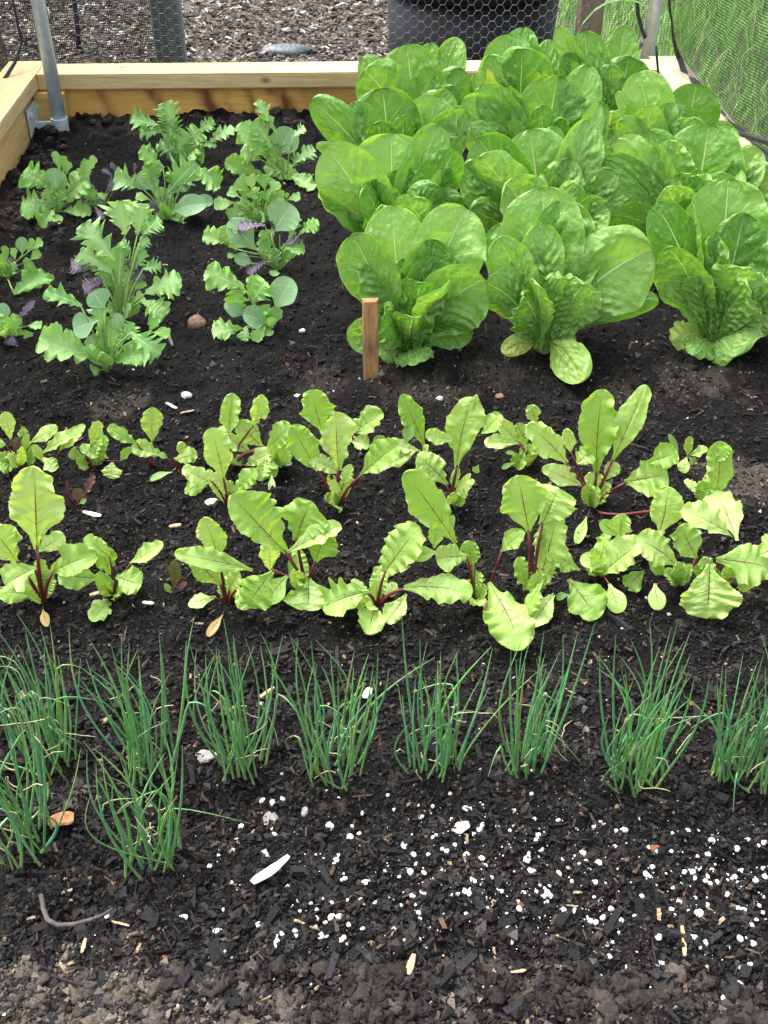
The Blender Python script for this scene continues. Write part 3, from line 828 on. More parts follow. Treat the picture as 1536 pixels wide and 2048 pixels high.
def rosette(base, label, spec, cat, name, group, stalk, kind0, rise=0.30, zlift=0.0):
    B = at_z(*base, 0.0); B[2] = 0.0; pm = ppm(B)
    t = thing(name, label, cat, B, group)
    for line in spec.strip().splitlines():
        nums, kind, kw = parse(line)
        if len(nums) < 5: continue
        x0, y0, x1, y1, wd = nums[:5]; kind = kind or kind0; SEED[0] += 1; sd = SEED[0]; rr = random.Random(sd)
        v, u = (base[1]-y1), abs(x1-base[0])
        dy = kw['d']/100 if 'd' in kw else (0.25*v-rise*u)/pm
        Y1 = B[1]+dy; P1 = at_y(x1, y1, Y1); zm = kw.get('z', .8)/100
        if P1[2] < zm: P1 = at_z(x1, y1, zm)
        l0 = math.hypot(x0-base[0], y0-base[1]); l1 = math.hypot(x1-x0, y1-y0); fr = l0/(l0+l1+1e-6)
        P0 = at_y(x0, y0, B[1]+(P1[1]-B[1])*fr)
        if P0[2] < .006: P0 = at_z(x0, y0, .006)
        if v < 0 and l0 > 12 and P0[2] < .02: P0 = at_z(x0, y0, .02)
        wm = wd/ppm((P0+P1)/2)*{'beet': 1.1, 'oak': 1.28, 'miz': 1.42, 'cress': 1.15, 'purple': 1.2}.get(kind, 1.05)
        droop = kw.get('a', .10 if v < 0 or u > v else .05)
        # folded or narrow leaves get a little twist of their own
        V, Fc, uv = leaf_geo(P0, P1, wm, kind, kw.get('r', rr.uniform(-12, 12)), droop, kw.get('b', rr.uniform(-.06, .06)), kw.get('k', .03), kw.get('c', rr.uniform(-.05, .34) if kind in ('beet', 'oak') else None), sd, kw.get('up', .45), kw.get('f'), None, kw.get('fo', rr.uniform(-.25, .3) if kind in ('beet', 'oak') else 0), kw.get('tw', rr.uniform(-18, 18)))
        lf = add_leaf(t, B, V, Fc, uv, M[kw.get('m', MATOF[kind])])
        # stalk from the crown to the blade and a little way under it
        if l0 > 5 and not kw.get('ns'):
            az = (P0-B)*np.array([1, 1, 0]); mid = (B+P0)/2+UP*.15*np.linalg.norm(az)-az*.05
            rs = {'beet': .0018, 'crinkle': .0016, 'pak': .0022}.get(kind, .0013)*min(1.2, max(.45, wm/.03))
            pts = [B-B+UP*(-.004), (B*.6+mid*.4-B), mid-B, (mid+P0)/2-B, P0-B+ (P1-P0)*.04]
            pts = [np.array(p)*1.0 for p in pts]
            so_ = obj('stalk', MB().tube(pts, [rs*1.25, rs*1.15, rs, rs*.9, rs*.75], 8), stalk, lf, smooth=True)
    big_ = len(t.children) > 5
    for i in range((4 if kind0 == 'beet' else 6) if big_ else 0):       # young leaves at the heart of the rosette
        SEED[0] += 1; sd = SEED[0]; rr = random.Random(sd); a = 2*math.pi*rr.random(); az = np.array([math.cos(a), math.sin(a), 0])
        hh = rr.uniform(.022, .055); P0 = B+az*.004+UP*.008; P1 = B+az*rr.uniform(.008, .035)+UP*hh
        kd = 'crinkle' if kind0 == 'beet' else rr.choice(['oak', 'miz', 'oak', 'cress'])
        V, Fc, uv = leaf_geo(P0, P1, rr.uniform(.014, .024)*(1.3 if kind0 != 'beet' else 1), kd, rr.uniform(-40, 40), .05, 0, .05, None, sd, .3)
        add_leaf(t, B, V, Fc, uv, M[MATOF[kd]])
    return t
BG = 'beetroot seedlings in two rows'
def beet(base, label, spec): return rosette(base, label, spec, 'beetroot plant', 'beetroot_plant', BG, M['stalk_red'], 'beet')
beet((42, 938), 'beetroot plant at the left edge of the back row, stalks splayed', """
22 878 10 824 28
39 930 -12 920 44
36 912 33 874 17 m=beet_red
44 912 41 873 14 m=beet_red
56 922 53 871 17
58 932 63 900 22
62 886 114 853 24 a=.2
12 890 -10 884 22
""")
beet((108, 940), 'second beetroot plant of the back row, pale long leaf pointing up to the rail', """
87 905 150 868 32
119 901 169 850 28
90 928 66 890 18
86 916 112 940 32 d=-3
""")
beet((180, 936), 'third beetroot plant of the back row, yellow-green leaf standing upright', """
182 890 199 843 28
217 917 160 893 28 ns=1
166 913 137 906 24
225 925 222 957 36 ns=1
240 923 262 896 15
190 926 176 900 12
""")
beet((303, 936), 'beetroot seedling of the back row with one upright paddle-shaped leaf', """
305 884 306 815 38
275 888 216 854 32
329 912 262 894 32 ns=1
""")
beet((358, 944), 'small beetroot seedling of the back row with a seed leaf lying on the soil', """
348 918 394 908 32
360 912 366 884 20
344 944 299 960 15 cot
335 916 318 908 14 cot
""")
beet((460, 934), 'beetroot plant of the back row with a tall dark upright leaf behind', """
457 872 466 787 40
506 852 524 790 32 r=30
534 898 579 848 42
526 894 478 842 38
500 905 452 874 32
490 932 550 902 32
482 932 468 912 26 cot
""")
beet((552, 936), 'bushy beetroot seedling with drooping seed leaves right of the tall dark leaf', """
566 918 579 903 15 cot
566 926 584 927 11 cot
543 950 543 986 14 cot
545 915 534 957 32
530 920 522 962 30
548 915 560 890 26
555 912 548 935 24
""")
beet((456, 1016), 'beetroot plant in front of the back row, beside a white stone', """
448 960 423 856 50 k=.02
428 967 366 935 32
424 960 368 984 30 d=-1
466 985 511 938 36 f=.25
452 985 430 945 30 crinkle
462 985 456 962 20 crinkle
""")
beet((674, 1016), 'large beetroot plant with five spreading leaves on long red stalks', """
644 864 622 780 56 k=.02
677 940 671 824 62 k=.02
636 942 582 854 54 k=.02
722 950 797 888 52 
675 942 618 915 34 crinkle a=.15
687 968 702 929 22
670 988 660 948 22 crinkle
""")
beet((705, 890), 'beetroot plant of the back row half hidden behind the large one', """
704 867 766 827 48
704 882 738 888 36
742 888 771 878 20
700 868 716 838 24
""")
beet((800, 934), 'beetroot plant of the back row with one long leaf leaning left', """
849 893 804 789 44 ns=1 k=.02
812 888 822 851 24 cot
841 902 773 884 26
835 900 774 930 30
845 905 856 890 14
""")
beet((900, 1014), 'beetroot plant with a tall serrated leaf and water drops', """
913 935 945 796 66 k=.02 f=.2
907 882 851 868 30 ns=1
963 868 1002 828 36 ns=1
895 970 836 912 56 c=-.2
907 995 941 947 15 cot m=lettuce_old
905 985 917 936 18
918 1000 934 994 6 cot
957 930 949 945 15 cot ns=1
946 820 953 789 14 ns=1
""")
beet((1066, 932), 'bushy small beetroot plant between the two tallest', """
1036 885 986 836 30
1038 888 969 886 28
1051 895 1037 846 30
1072 850 1060 810 26 ns=1
1075 885 1048 852 28
1030 925 1003 936 11 cot
1050 903 1032 936 30
1036 908 1012 905 9 cot
1070 908 1098 886 16 cot
""")
beet((1184, 1020), 'biggest beetroot plant, two tall serrated leaves standing high', """
1193 949 1206 780 70 k=.02 f=.2
1223 925 1292 771 52 k=.02
1134 926 1056 850 56 r=-15
1142 905 1132 858 28
1163 970 1085 936 36
1152 928 1184 904 42 ns=1
1196 1008 1182 945 48 crinkle c=.1
1250 965 1336 948 70 r=10 f=.25
1298 925 1356 905 48 ns=1
1236 870 1248 822 22 ns=1
1173 1034 1152 1087 21 cot m=beet
1210 960 1232 925 30
""")
beet((1358, 930), 'tiny beetroot seedling between the biggest plant and the right edge', """
1357 915 1338 868 13 cot
1375 912 1380 873 16
1379 911 1415 896 19
1373 915 1368 946 25
1378 914 1390 926 16 cot
""")
beet((1412, 1004), 'beetroot plant near the right edge of the back row, tall wavy leaf', """
1428 998 1436 884 50 f=.3 b=.1
1475 1082 1432 975 62 ns=1 r=10
1408 996 1397 974 9 cot
1405 1000 1392 992 10 cot m=beet_dead
1416 975 1400 1003 32 ns=1
1430 925 1460 892 26 ns=1
""")
beet((152, 1013), 'tiny dark red beetroot seedling behind the big leaf in the left corner', """
169 990 187 950 19 m=beet_red
155 1006 155 976 22 m=beet_red cot
144 1000 133 961 7 m=beet_red cot
158 1008 172 998 10 cot
""")
beet((347, 1196), 'tiny maroon beetroot seedling with one upright purple leaf', """
347 1178 349 1119 23 m=beet_red
346 1188 329 1168 12 cot
349 1188 373 1164 12 cot m=beet_red
362 1195 389 1184 17 m=beet_red cot
""")
beet((88, 1210), 'large beetroot plant in the left corner of the front row, tallest leaf of its row', """
73 1096 68 934 96 f=.22 k=.02
35 1125 -18 1058 66
75 1103 128 1070 38
102 1147 194 1108 56 a=.2 r=10
72 1136 12 1170 60 d=-3
75 1193 -6 1184 40
84 1178 80 1118 30 crinkle
90 1180 100 1140 24 crinkle
86 1220 95 1252 18 m=beet_dead cot
""")
beet((230, 1198), 'compact beetroot plant of the front row, second from the left corner', """
221 1114 172 1072 32 a=.2
219 1151 196 1090 40
261 1125 326 1087 36
197 1156 116 1150 54
232 1154 282 1170 56 d=-2
228 1195 186 1242 38 z=1.2
""")
beet((455, 1220), 'beetroot plant of the front row with a yellow withered leaf on the soil', """
505 1140 349 1108 42 a=.18 ns=1
440 1126 407 1036 54
442 1170 384 1112 44
458 1178 478 1144 32
432 1194 376 1208 28
545 1142 492 1214 64 d=-4 ns=1
475 1175 500 1216 44 d=-4
445 1230 414 1272 18 cot m=beet_dead
460 1200 452 1180 16 crinkle
""")
beet((612, 1182), 'sprawling beetroot plant of the front row with the longest pale leaf', """
572 1104 464 990 84 f=.2 k=.02
574 1106 680 1050 42 fo=.4 k=.06
592 1080 622 1004 88 f=.25
630 1126 655 1062 66 
541 1140 538 1084 40
578 1150 592 1110 17 cot
617 1160 616 1221 84 d=-5
575 1152 534 1205 50 cot m=beet d=-4
615 1168 600 1150 20 crinkle
""")
beet((753, 1216), 'beetroot plant of the front row with a crinkled leaf and three low leaves', """
768 1146 836 1052 78 f=.22 crinkle
737 1184 646 1216 72 d=-2 a=.22 f=.25
748 1213 735 1267 52 z=1
813 1188 772 1246 42 ns=1 z=1
808 1176 944 1186 68 a=.14 f=.2
755 1200 752 1160 28 crinkle
770 1190 794 1170 26 crinkle
""")
beet((948, 1204), 'beetroot plant of the front row with one long smooth leaf reaching back', """
912 1086 811 945 74 k=.02 ns=1
936 1112 872 1116 50
943 1130 939 1082 36 crinkle
875 1104 823 1112 32 cot m=beet ns=1
868 1096 871 1045 34 ns=1
892 1075 906 1030 16 cot ns=1
950 1190 960 1170 16 crinkle
950 1120 944 1160 12 cot
""")
beet((975, 1196), 'beetroot plant whose biggest leaf droops forward towards the onions', """
1002 1103 1048 1062 36
978 1166 1044 1298 80 d=-9 a=.12 z=2.5
968 1192 985 1240 18 cot m=beet_dead
""")
beet((1060, 1194), 'tall beetroot plant of the front row on long upright red stalks', """
1058 1064 1036 952 84 f=.2
1084 1048 1116 976 96 f=.25
1084 1142 1114 1030 66 crinkle
1161 1140 1094 1100 48 ns=1
1087 1160 1054 1230 42 d=-5 r=40 ns=1
1108 1190 1062 1252 44 d=-5 ns=1 m=beet
1070 1170 1100 1150 34 crinkle
1100 1098 1088 1070 30 ns=1
""")
beet((1197, 1156), 'beetroot plant of the front row with a hooked drooping leaf', """
1136 1158 1194 1237 66 d=-5 ns=1
1197 1152 1284 1080 64 f=.2
1216 1125 1160 1120 34 cot m=beet ns=1
1240 1074 1247 1028 42 ns=1
1237 1072 1202 1042 28 cot m=beet ns=1
1219 1168 1240 1225 40 d=-3 cot m=beet
1289 1142 1250 1174 40 ns=1
1197 1150 1178 1122 28 crinkle
1140 1190 1112 1196 16 cot ns=1
""")
beet((1358, 1176), 'beetroot plant of the front row with a pale spoon-shaped upright leaf', """
1317 1072 1336 975 60 k=.02 ns=1
1354 1130 1276 1076 64 f=.2
1395 1118 1362 1052 66 f=.22
1345 1140 1344 1166 18 cot
1310 1167 1318 1220 34 cot m=beet z=1.2
1330 1150 1300 1120 30
""")
beet((1438, 1180), 'beetroot plant at the right end of the front row with a wide round drooping leaf', """
1420 1128 1414 1237 100 d=-6 f=.2
1432 1118 1550 1136 84 f=.25
1463 1072 1364 1018 54 a=.16 ns=1
1520 1110 1562 1086 54 ns=1
1428 1140 1400 1120 34 crinkle
1475 1150 1500 1180 30
1540 1160 1560 1170 40 ns=1
""")

MG = 'mixed mustard and salad greens'
def must(base, label, spec): return rosette(base, label, spec, 'mustard plant', 'mustard_plant', MG, M['stalk_green'], 'oak', .25)
must((117, 428), 'small round-lobed mustard plant alone beside the side board', """
100 374 46 344 56
112 410 42 408 50
135 404 175 350 46
128 423 182 424 30
104 420 84 454 36
115 398 106 336 46 pak
121 345 108 303 16 cress
128 345 128 312 15 cress
132 348 139 324 15 cress
160 350 172 318 14 cress
165 352 190 314 18 cress
160 365 180 338 18 cress
115 428 116 447 18 cot
118 398 125 372 26
""")
must((205, 420), 'dark purple frilly leaves lying flat on the soil', """
195 400 160 410 22 purple d=-1
195 392 176 372 20 purple
225 352 205 338 14 purple
240 352 222 325 12 purple
210 405 165 385 24 purple d=-1
214 388 232 360 20 purple
190 412 205 438 20 purple d=-2
268 350 270 326 8 purple
""")
must((352, 330), 'feathery mizuna plant nearest the back board', """
316 249 262 236 36 miz
352 262 332 204 38 miz
332 258 322 216 20 miz
322 262 279 268 30 miz
345 285 337 242 50 miz
394 262 428 243 26 miz
420 284 468 256 28 miz
380 290 400 262 44 oak
395 288 434 292 14 miz
355 306 312 292 30 miz
365 322 390 288 56 oak
350 300 322 286 44 miz
375 310 408 306 34 oak
350 300 372 262 36 oak
""")
must((335, 442), 'mixed salad clump with smooth pale spoon leaf and small purple leaf', """
328 336 280 298 30
287 378 229 351 40 miz
333 388 391 324 58 miz
309 384 283 342 52 pak
395 336 440 368 46 
345 388 380 352 38 pak
315 375 296 328 36
339 425 410 406 42 pak d=-3 k=.06
382 402 426 402 26 pak
335 422 322 390 26 pak
325 425 300 404 40 purple
330 415 322 396 26 purple
300 400 272 392 18 cress
345 440 375 436 40 cress
330 430 360 425 36 cress
312 400 318 374 34 cress
350 380 352 345 36
""")
must((571, 366), 'tall mustard plant with a round blue-green leaf near the back board', """
540 318 472 255 52
553 265 514 200 26 miz
550 318 582 256 54 pak
545 300 508 242 42 miz
586 272 610 256 24 miz
590 325 628 297 32 miz
584 352 628 378 34
520 318 481 306 38
530 352 451 322 34
555 330 545 290 40
585 335 600 310 32 miz
565 345 530 330 34
560 350 572 320 28
""")
must((522, 448), 'frilly small-leaved cress clump between two taller mustards', """
470 405 428 408 28 cress
480 395 458 380 26 cress
500 385 472 362 26 cress
505 380 498 352 28 cress
530 380 525 350 28 cress
540 385 552 362 28 cress
575 400 600 392 18 cress
573 398 572 386 12 cress
480 415 455 432 26 cress
515 400 502 380 32 cress
535 405 530 382 34 cress
550 405 562 392 24 cress
505 412 480 402 28 cress
520 420 505 402 32 oak
500 425 468 418 30 cress
540 425 548 408 30 cress
512 440 490 425 36 oak
560 410 556 380 22 cress
490 400 488 375 22 cress
""")
must((560, 542), 'mustard plant with two blue-green spoon leaves and frilly purple leaves', """
541 468 582 408 68 pak
515 500 458 442 60 pak
454 485 407 470 34
472 500 446 452 30
531 450 470 456 28 purple
532 522 494 545 26 purple d=-3
566 490 600 478 20 purple
565 500 555 520 20 purple
600 466 638 446 26
578 480 594 432 26 miz
571 496 609 498 28
509 528 469 516 28 pak
552 540 546 552 20 cot
540 500 530 460 30
545 510 520 480 26 cress
475 510 455 512 12 cress
560 470 548 440 22 purple
""")
must((536, 666), 'nearest mustard of the right group with a single round upright leaf', """
549 624 582 557 56 pak
537 648 486 628 46 pak d=-3
492 632 450 606 38 pak
488 575 413 538 48
505 604 530 562 56
482 630 470 580 44
482 657 424 664 38
492 652 488 682 24
533 650 508 682 24 cress
537 655 539 672 20 cot
500 600 508 552 24
535 640 525 610 34 oak
""")
must((214, 742), 'nearest big mustard of the left group, broad lobed leaves low over the soil', """
200 720 78 678 70
233 721 300 706 56
214 728 220 638 54 crinkle m=mustard
206 715 200 700 30
200 740 184 742 24 cress d=-2
210 620 186 582 50 pak
197 640 145 656 50 pak
238 670 234 626 26 pak
164 612 90 582 40 miz
260 664 322 708 56 miz d=-3
300 662 312 640 20 cress
305 665 340 666 24 cress
205 660 195 610 36 miz
250 680 262 645 40 miz
170 700 200 690 28 oak
190 690 178 672 34 pak
""")
must((245, 650), 'tallest mizuna with long feathery upright leaf behind the nearest big mustard', """
232 620 241 493 62 miz k=.02
232 520 170 446 58 miz
225 545 160 503 50 miz
250 470 241 402 62 miz
285 470 320 438 44 miz
275 470 284 408 46 miz
272 500 298 478 24 miz
262 500 240 484 28 miz
291 585 362 562 50
283 600 330 632 56 d=-3
285 538 322 532 32 miz
196 536 142 530 38 purple
206 560 166 578 42 purple
262 585 255 555 26 cress
270 580 285 560 26 cress
268 600 285 590 26 cress
256 600 245 580 26 cress
275 545 262 520 30 purple
210 590 180 600 34 purple
262 560 285 548 26 purple
228 580 205 540 40 miz
265 540 290 500 30 miz
262 620 275 600 30 cress
""")
must((14, 560), 'mustard seedlings at the left edge above the lobed leaf', """
27 588 90 545 48
45 512 45 474 24 pak
55 505 66 478 14 cress
62 500 84 482 20 cress
15 520 7 492 14 cress
30 520 26 496 14 cress
60 520 80 504 18 cress
30 530 18 516 24 purple
20 535 20 530 26 cress
25 540 0 510 20 cress
95 545 104 562 16 cot ns=1
50 540 60 520 22 cress
""")
must((12, 680), 'mustard seedlings at the left edge with a straight purple leaf', """
30 646 68 601 16 purple
55 652 83 650 22 cress
38 655 40 670 22 cress
50 660 58 674 20 cress
25 670 22 690 30 purple
12 645 4 606 26 pak
25 650 30 628 14 cress
10 660 14 640 20 cress
""")

# ------------------------------------------------------------------ spring onions
def onion(base, label, rx=.042, ry=.035, n=42, hgt=.195, seed=0, extra=()):
    rx *= .70; ry *= .85; n = int(n*(.60 if base[0] < 400 else .72))
    rr = random.Random(seed+500); B = at_z(*base, 0.0); B[2] = 0
    t = thing('spring_onion_clump', label, 'spring onions', B, 'spring onion clumps in a row')
    mb = MB(); dry = MB()
    for i in range(n):
        a = rr.uniform(0, 6.28); q = math.sqrt(rr.random()); bx, by = rx*q*math.cos(a), ry*q*math.sin(a)+.02
        h = hgt*rr.choice([rr.uniform(.75, 1.08), rr.uniform(.45, .8), rr.uniform(.85, 1.0)]); lean = rr.uniform(.2, .75)
        lx = bx*lean*1.1+rr.gauss(0, .013)*(2.4 if rr.random() < .12 else 1); ly = (by-.02)*lean*.6+rr.gauss(0, .012)
        kink = rr.random() < .16; wob = rr.gauss(0, .012)
        pts = []; m = 11; yel = rr.random() < .14; kk = rr.uniform(-.04, .06)
        r0 = rr.uniform(.0010, .0017)
        for k in range(m+1):
            u = k/m; x = bx+lx*u**1.6+wob*math.sin(u*3.1); y = by+ly*u**1.6+wob*.5*math.sin(u*2.2); z = -.004+h*(u-.10*u*u*(abs(lx)+abs(ly))*12)
            if kink and u > .6: x += (u-.6)*(.045 if lx > 0 else -.045); z -= (u-.6)**1.3*.24; y -= (u-.6)*kk
            pts.append((x, y, z))
        rad = [r0*(1.0-.1*(k/m))*(1-(k/m)**3*.82) for k in range(m+1)]; rad[0] *= 1.05
        base_c = np.array([.26, .44, .14]); mid_c = np.array([.15, .36, .11])*rr.uniform(.8, 1.35); tip_c = np.array([.24, .42, .17])
        mid_c = mid_c*np.array([rr.uniform(.75, 1.3), 1, rr.uniform(.7, 1.7)])
        cols = []
        for k in range(m+1):
            u = k/m; c = base_c*(1-min(1, u*5))+mid_c*min(1, u*5)
            if u > .85: c = c*.4+tip_c*.6
            if yel and u > .7: c = c*.35+np.array([.42, .40, .15])*.65
            cols += [c]*5
        mb.tube(pts, rad, 5, False, .75); mb.c[-1] = np.array(cols)
    for (tx, ty, d) in extra:        # long blades of the photo
        P1 = at_y(tx, ty, B[1]+d)-B; x0 = P1[0]*.35
        pts = [np.array((x0*(1-u)+P1[0]*u, .01*(1-u)+P1[1]*u, P1[2]*u**.92))+np.array((x0*.25*math.sin(u*3.14), 0, 0)) for u in np.linspace(0, 1, 12)]
        mb.tube(pts, [.0014*(1-u**3*.85) for u in np.linspace(0, 1, 12)], 5, False, .75); mb.c[-1] = np.tile(np.array([.14, .36, .13]), (60, 1))
    for i in range(9):
        a = rr.uniform(0, 6.28); q = math.sqrt(rr.random())*1.2; x, y, z = rx*q*math.cos(a), ry*q*math.sin(a)+.02, rr.uniform(.01, .10)
        pts = []; dx, dy, dz = rr.gauss(0, .0025), rr.gauss(0, .002), rr.uniform(-.002, .003)
        for k in range(8):
            pts.append((x, y, max(.003, z))); dx += rr.gauss(0, .0014); dz += rr.gauss(0, .0014)-.0004; x += dx; y += dy*.6; z += dz
        dry.tube(pts, [.0005]*7+[.0002], 4, False)
    obj('blades', mb, M['onion'], t, smooth=True)
    obj('dry_leaves', dry, M['dry_leaf'], t, smooth=True)
ON = [((95, 1540), 'spring onion clump at the left end of the row, wide and dense', .062, .045, 66, .19, 1, ((50, 1268, 0), (10, 1330, 0))),
      ((292, 1560), 'second spring onion clump of the row, behind the nearer low clump', .042, .036, 44, .19, 2, ((318, 1262, .0), (222, 1290, 0))),
      ((482, 1560), 'third spring onion clump of the row, one blade lying out to its left', .038, .034, 40, .195, 3, ((380, 1290, 0), (466, 1285, 0))),
      ((672, 1572), 'fourth spring onion clump of the row, above the edge of the white perlite', .042, .036, 42, .19, 4, ((622, 1282, 0), (747, 1330, 0))),
      ((868, 1568), 'fifth spring onion clump of the row, two blades reaching the beet leaves', .042, .032, 40, .18, 5, ((803, 1222, 0), (840, 1276, 0))),
      ((1052, 1572), 'sixth spring onion clump of the row, thin and open with long leaning blades', .044, .03, 34, .18, 6, ((1190, 1245, 0), (1088, 1262, 0), (1022, 1300, 0))),
      ((1275, 1578), 'seventh spring onion clump of the row, tall blades crossing at the top', .046, .036, 50, .20, 7, ((1355, 1245, 0), (1232, 1268, 0), (1200, 1300, 0))),
      ((1495, 1578), 'spring onion clump cut by the right edge, densest at its foot', .044, .034, 56, .18, 8, ((1528, 1305, 0), (1446, 1330, 0))),
      ((45, 1722), 'nearest spring onion clump at the left edge, one blade bent onto the soil', .046, .034, 46, .18, 9, ((75, 1435, 0), (5, 1440, 0))),
      ((300, 1755), 'nearest low spring onion clump, standing apart in front of the row', .042, .034, 44, .165, 10, ((365, 1490, 0), (245, 1510, 0), (200, 1560, 0)))]
for b, l, rx, ry, n, h, sd, ex in ON: onion(b, l, rx, ry, n, h, sd, ex)

# ------------------------------------------------------------------ perlite
z8 = """15,690 137,722 195,720 147,772 265,677 392,747 325,765 345,768 83,880 232,908 283,900 178,930 195,870 520,830 502,842 605,878 625,900 577,925 573,941 615,860 695,795 769,825 793,778 869,778 966,803
927,820 925,872 797,915 735,975 820,990 855,965 845,1040 663,1040 655,1070 655,1095 668,1077 405,972 390,950 232,997 160,987 130,963 365,1042 430,1035 410,1040 455,1073 325,1075 270,1088 295,1083 155,1068 115,1070
82,1122 535,1110 1160,812 1180,815 1220,808 1262,810 1312,858 1260,905 1412,890 1455,857 1500,880 1518,872 1228,912 1228,963 1272,950 1250,995 1290,1010 1300,985 1308,1017 1385,965 1400,990 1382,995 1425,998
1250,955 1158,1047 1048,1007 1030,1095 1247,1083 1250,1110 1217,1140 1300,1100 1265,1140 1348,1105 1380,1050 1460,1033 1482,1165 1437,1215 1467,1215 1230,1255 1262,1298 1096,1262 1096,1352 1115,1350 1475,1330
1440,1395 1368,1463 872,1390 509,1267 83,1257 140,1252 42,1200 520,1195 850,1175 877,1165 830,1172 1003,1165 640,1155 620,1168 720,1135 918,1253 986,1348 905,1308 433,1262 600,980 588,978 715,940 762,930 457,818
392,820 360,845 600,790 273,792 208,857 43,908 63,930 5,970 105,990 1297,910 60,1000 40,740 588,695 120,920 250,915 330,930 380,835 470,1080 500,1215 395,1130 415,1140 610,1065 700,1000 780,960 840,800 700,990
950,960 1060,880 1095,895 1155,883 1220,885 1330,940 1440,960 1060,1010 1075,960 1130,990 1185,985 1205,975 1150,1140 1180,1110 1240,970 1262,960 1320,960 1340,1000 1415,975 1490,1010 1530,990 1525,950 1530,1060
1515,1085 1430,1100 1450,1105 1530,1110 1500,1145 1490,1240 1390,1255 1285,1265 1240,1262 1160,1165 1210,1125 940,1230 820,1165 800,1168 910,1130 950,1180 760,1140 540,1140 495,1205 330,1155 140,1140 145,1160 10,1115
70,1100 130,1110 165,1075 340,1078 350,1030 390,1045 625,1040 645,1050 640,1080 560,1070"""
z7 = """1045,670 1088,703 1130,692 1305,645 1355,687 963,787 1087,803 1097,835 1328,803 1408,800 1437,825 1450,733 930,1025 893,1142 837,943 873,900 1295,940 1353,915 1345,940 1337,963 1380,1015 1367,1020
1340,1047 1460,1025 1290,1093 1327,1110 1357,1165 1222,1133 1268,1145 1502,1105 1443,1097 1390,1110 1325,1165 1035,667 1400,848 1280,905 1262,910 1470,1030 1480,1020 1315,800 1195,1100 1245,1130 1200,1140 1170,1110"""
z5 = """898,333 1183,270 1115,272 1187,292 1302,210 1262,228 1267,200 1230,200 1395,218 1285,275 1307,275 1360,280 1385,290 865,243 1453,405 1133,268 1035,228 1150,42 1375,262 1450,228"""
pts = []
for s_, ox, oy in ((z8, 768, 1250), (z7, 0, 1250), (z5, 0, 1740)):
    for q in s_.split():
        a, b = q.split(','); pts.append((ox+float(a)/2, oy+float(b)/2))
rp = random.Random(5)
extra = []
while len(pts)+len(extra) < 296:
    a, b = rp.gauss(1130, 260), rp.gauss(1770, 85)
    if 560 < a < 1536 and 1600 < b < 1985: extra.append((a, b))
pm_ = []
for i in range(6):
    V, Fc = blob(1.0, 3, .28, 40+i, (1, .88, .75), 1.7); me = mesh_np('perlite_granule', V, Fc); me.materials.append(M['perlite']); pm_.append(me)
for i, (a, b) in enumerate(pts+extra):
    P = at_z(a, b, .003); r = (rp.uniform(.0015, .0034) if i < len(pts) else rp.uniform(.001, .0019))
    if i in (8, 24, 81, 33, 18): r = .0042
    o = bpy.data.objects.new('perlite_granule', pm_[i % 6]); COL.objects.link(o)
    o.location = (P[0], P[1], float(hsoil(P[0], P[1]))+r*.25+.0006); o.scale = (r*rp.uniform(.8, 1.2), r*rp.uniform(.8, 1.2), r); o.rotation_euler = (rp.uniform(-.5, .5), rp.uniform(-.5, .5), rp.uniform(0, 6.28))
    tag(o, 'small white perlite granule scattered on the dark compost', 'perlite', 'white perlite granules on the compost')
# the finest perlite dust, past counting
xs, ys = [], []
for i in range(420):
    a, b = rp.gauss(1120, 270), rp.gauss(1770, 95)
    if b < 1590: continue
    P = at_z(a, b); xs.append(P[0]); ys.append(P[1])
for i in range(160):
    P = at_z(rp.uniform(0, 1536), rp.uniform(720, 2040)); xs.append(P[0]); ys.append(P[1])
xs, ys = np.array(xs), np.array(ys); n = len(xs); S = rng.uniform(.0003, .0009, (n, 1))*rng.uniform(.7, 1.3, (n, 3))
pd = obj('perlite_dust', scatter('perlite_dust', np.stack([xs, ys, hsoil(xs, ys)+.0022], -1), S, np.ones((n, 3))*.85), M['crumb']); tag(pd, 'finest white perlite specks in the compost', 'perlite dust', kind='stuff')

# ------------------------------------------------------------------ stones, chips and litter
def stone(px, py, rpx, label, mat, sq=(1, .7, .6), seed=1, name='stone', cat='stone', group=None, amp=.25, rot=0.0):
    P = at_z(px, py); r = rpx/ppm(P); V, Fc = blob(r, 3, amp, seed, sq, 1.3)
    o = obj(name, mesh_np(name, V, Fc), mat, None, (P[0], P[1], float(hsoil(P[0], P[1]))+r*sq[2]*.35), (0, 0, rot)); tag(o, label, cat, group); return o
stone(372, 782, 12, 'white pebble between the mustards and the beetroots', M['stone'], seed=2)
stone(424, 1010, 14, 'white stone beside the beetroot with the spreading low leaves', M['stone'], (1, .75, .55), seed=3)
stone(396, 650, 19, 'reddish brown round clod left of the nearest round-leaved mustard', M['clod'], (1, .95, .7), seed=4, name='earth_clod', cat='soil clod', amp=.18)
stone(604, 660, 7, 'cream chip of stone between the mustards and the marker stake', M['stone'], seed=5)
stone(596, 788, 8, 'small pale blue-white pebble above the large beetroot', M['white'], (1, .55, .5), seed=6)
stone(920, 1668, 20, 'grey-white flat flake of stone among the perlite', M['stone'], (1, .7, .3), seed=7, rot=.6)
stone(610, 1622, 12, 'grey stone at the left edge of the perlite', M['rock'], (.7, 1, .6), seed=8)
stone(540, 1628, 18, 'dark mottled stone left of the grey one', M['rock'], (.8, 1, .5), seed=9)
stone(368, 1842, 9, 'tan pebble in the bare compost at the front', M['stone'], seed=10)
stone(735, 1390, 13, 'pale blue-white shard right of the fourth onion clump', M['white'], (.7, 1, .35), seed=11, amp=.35, rot=-.6)
stone(1000, 790, 9, 'brown pebble behind the beetroots', M['clod'], seed=12)
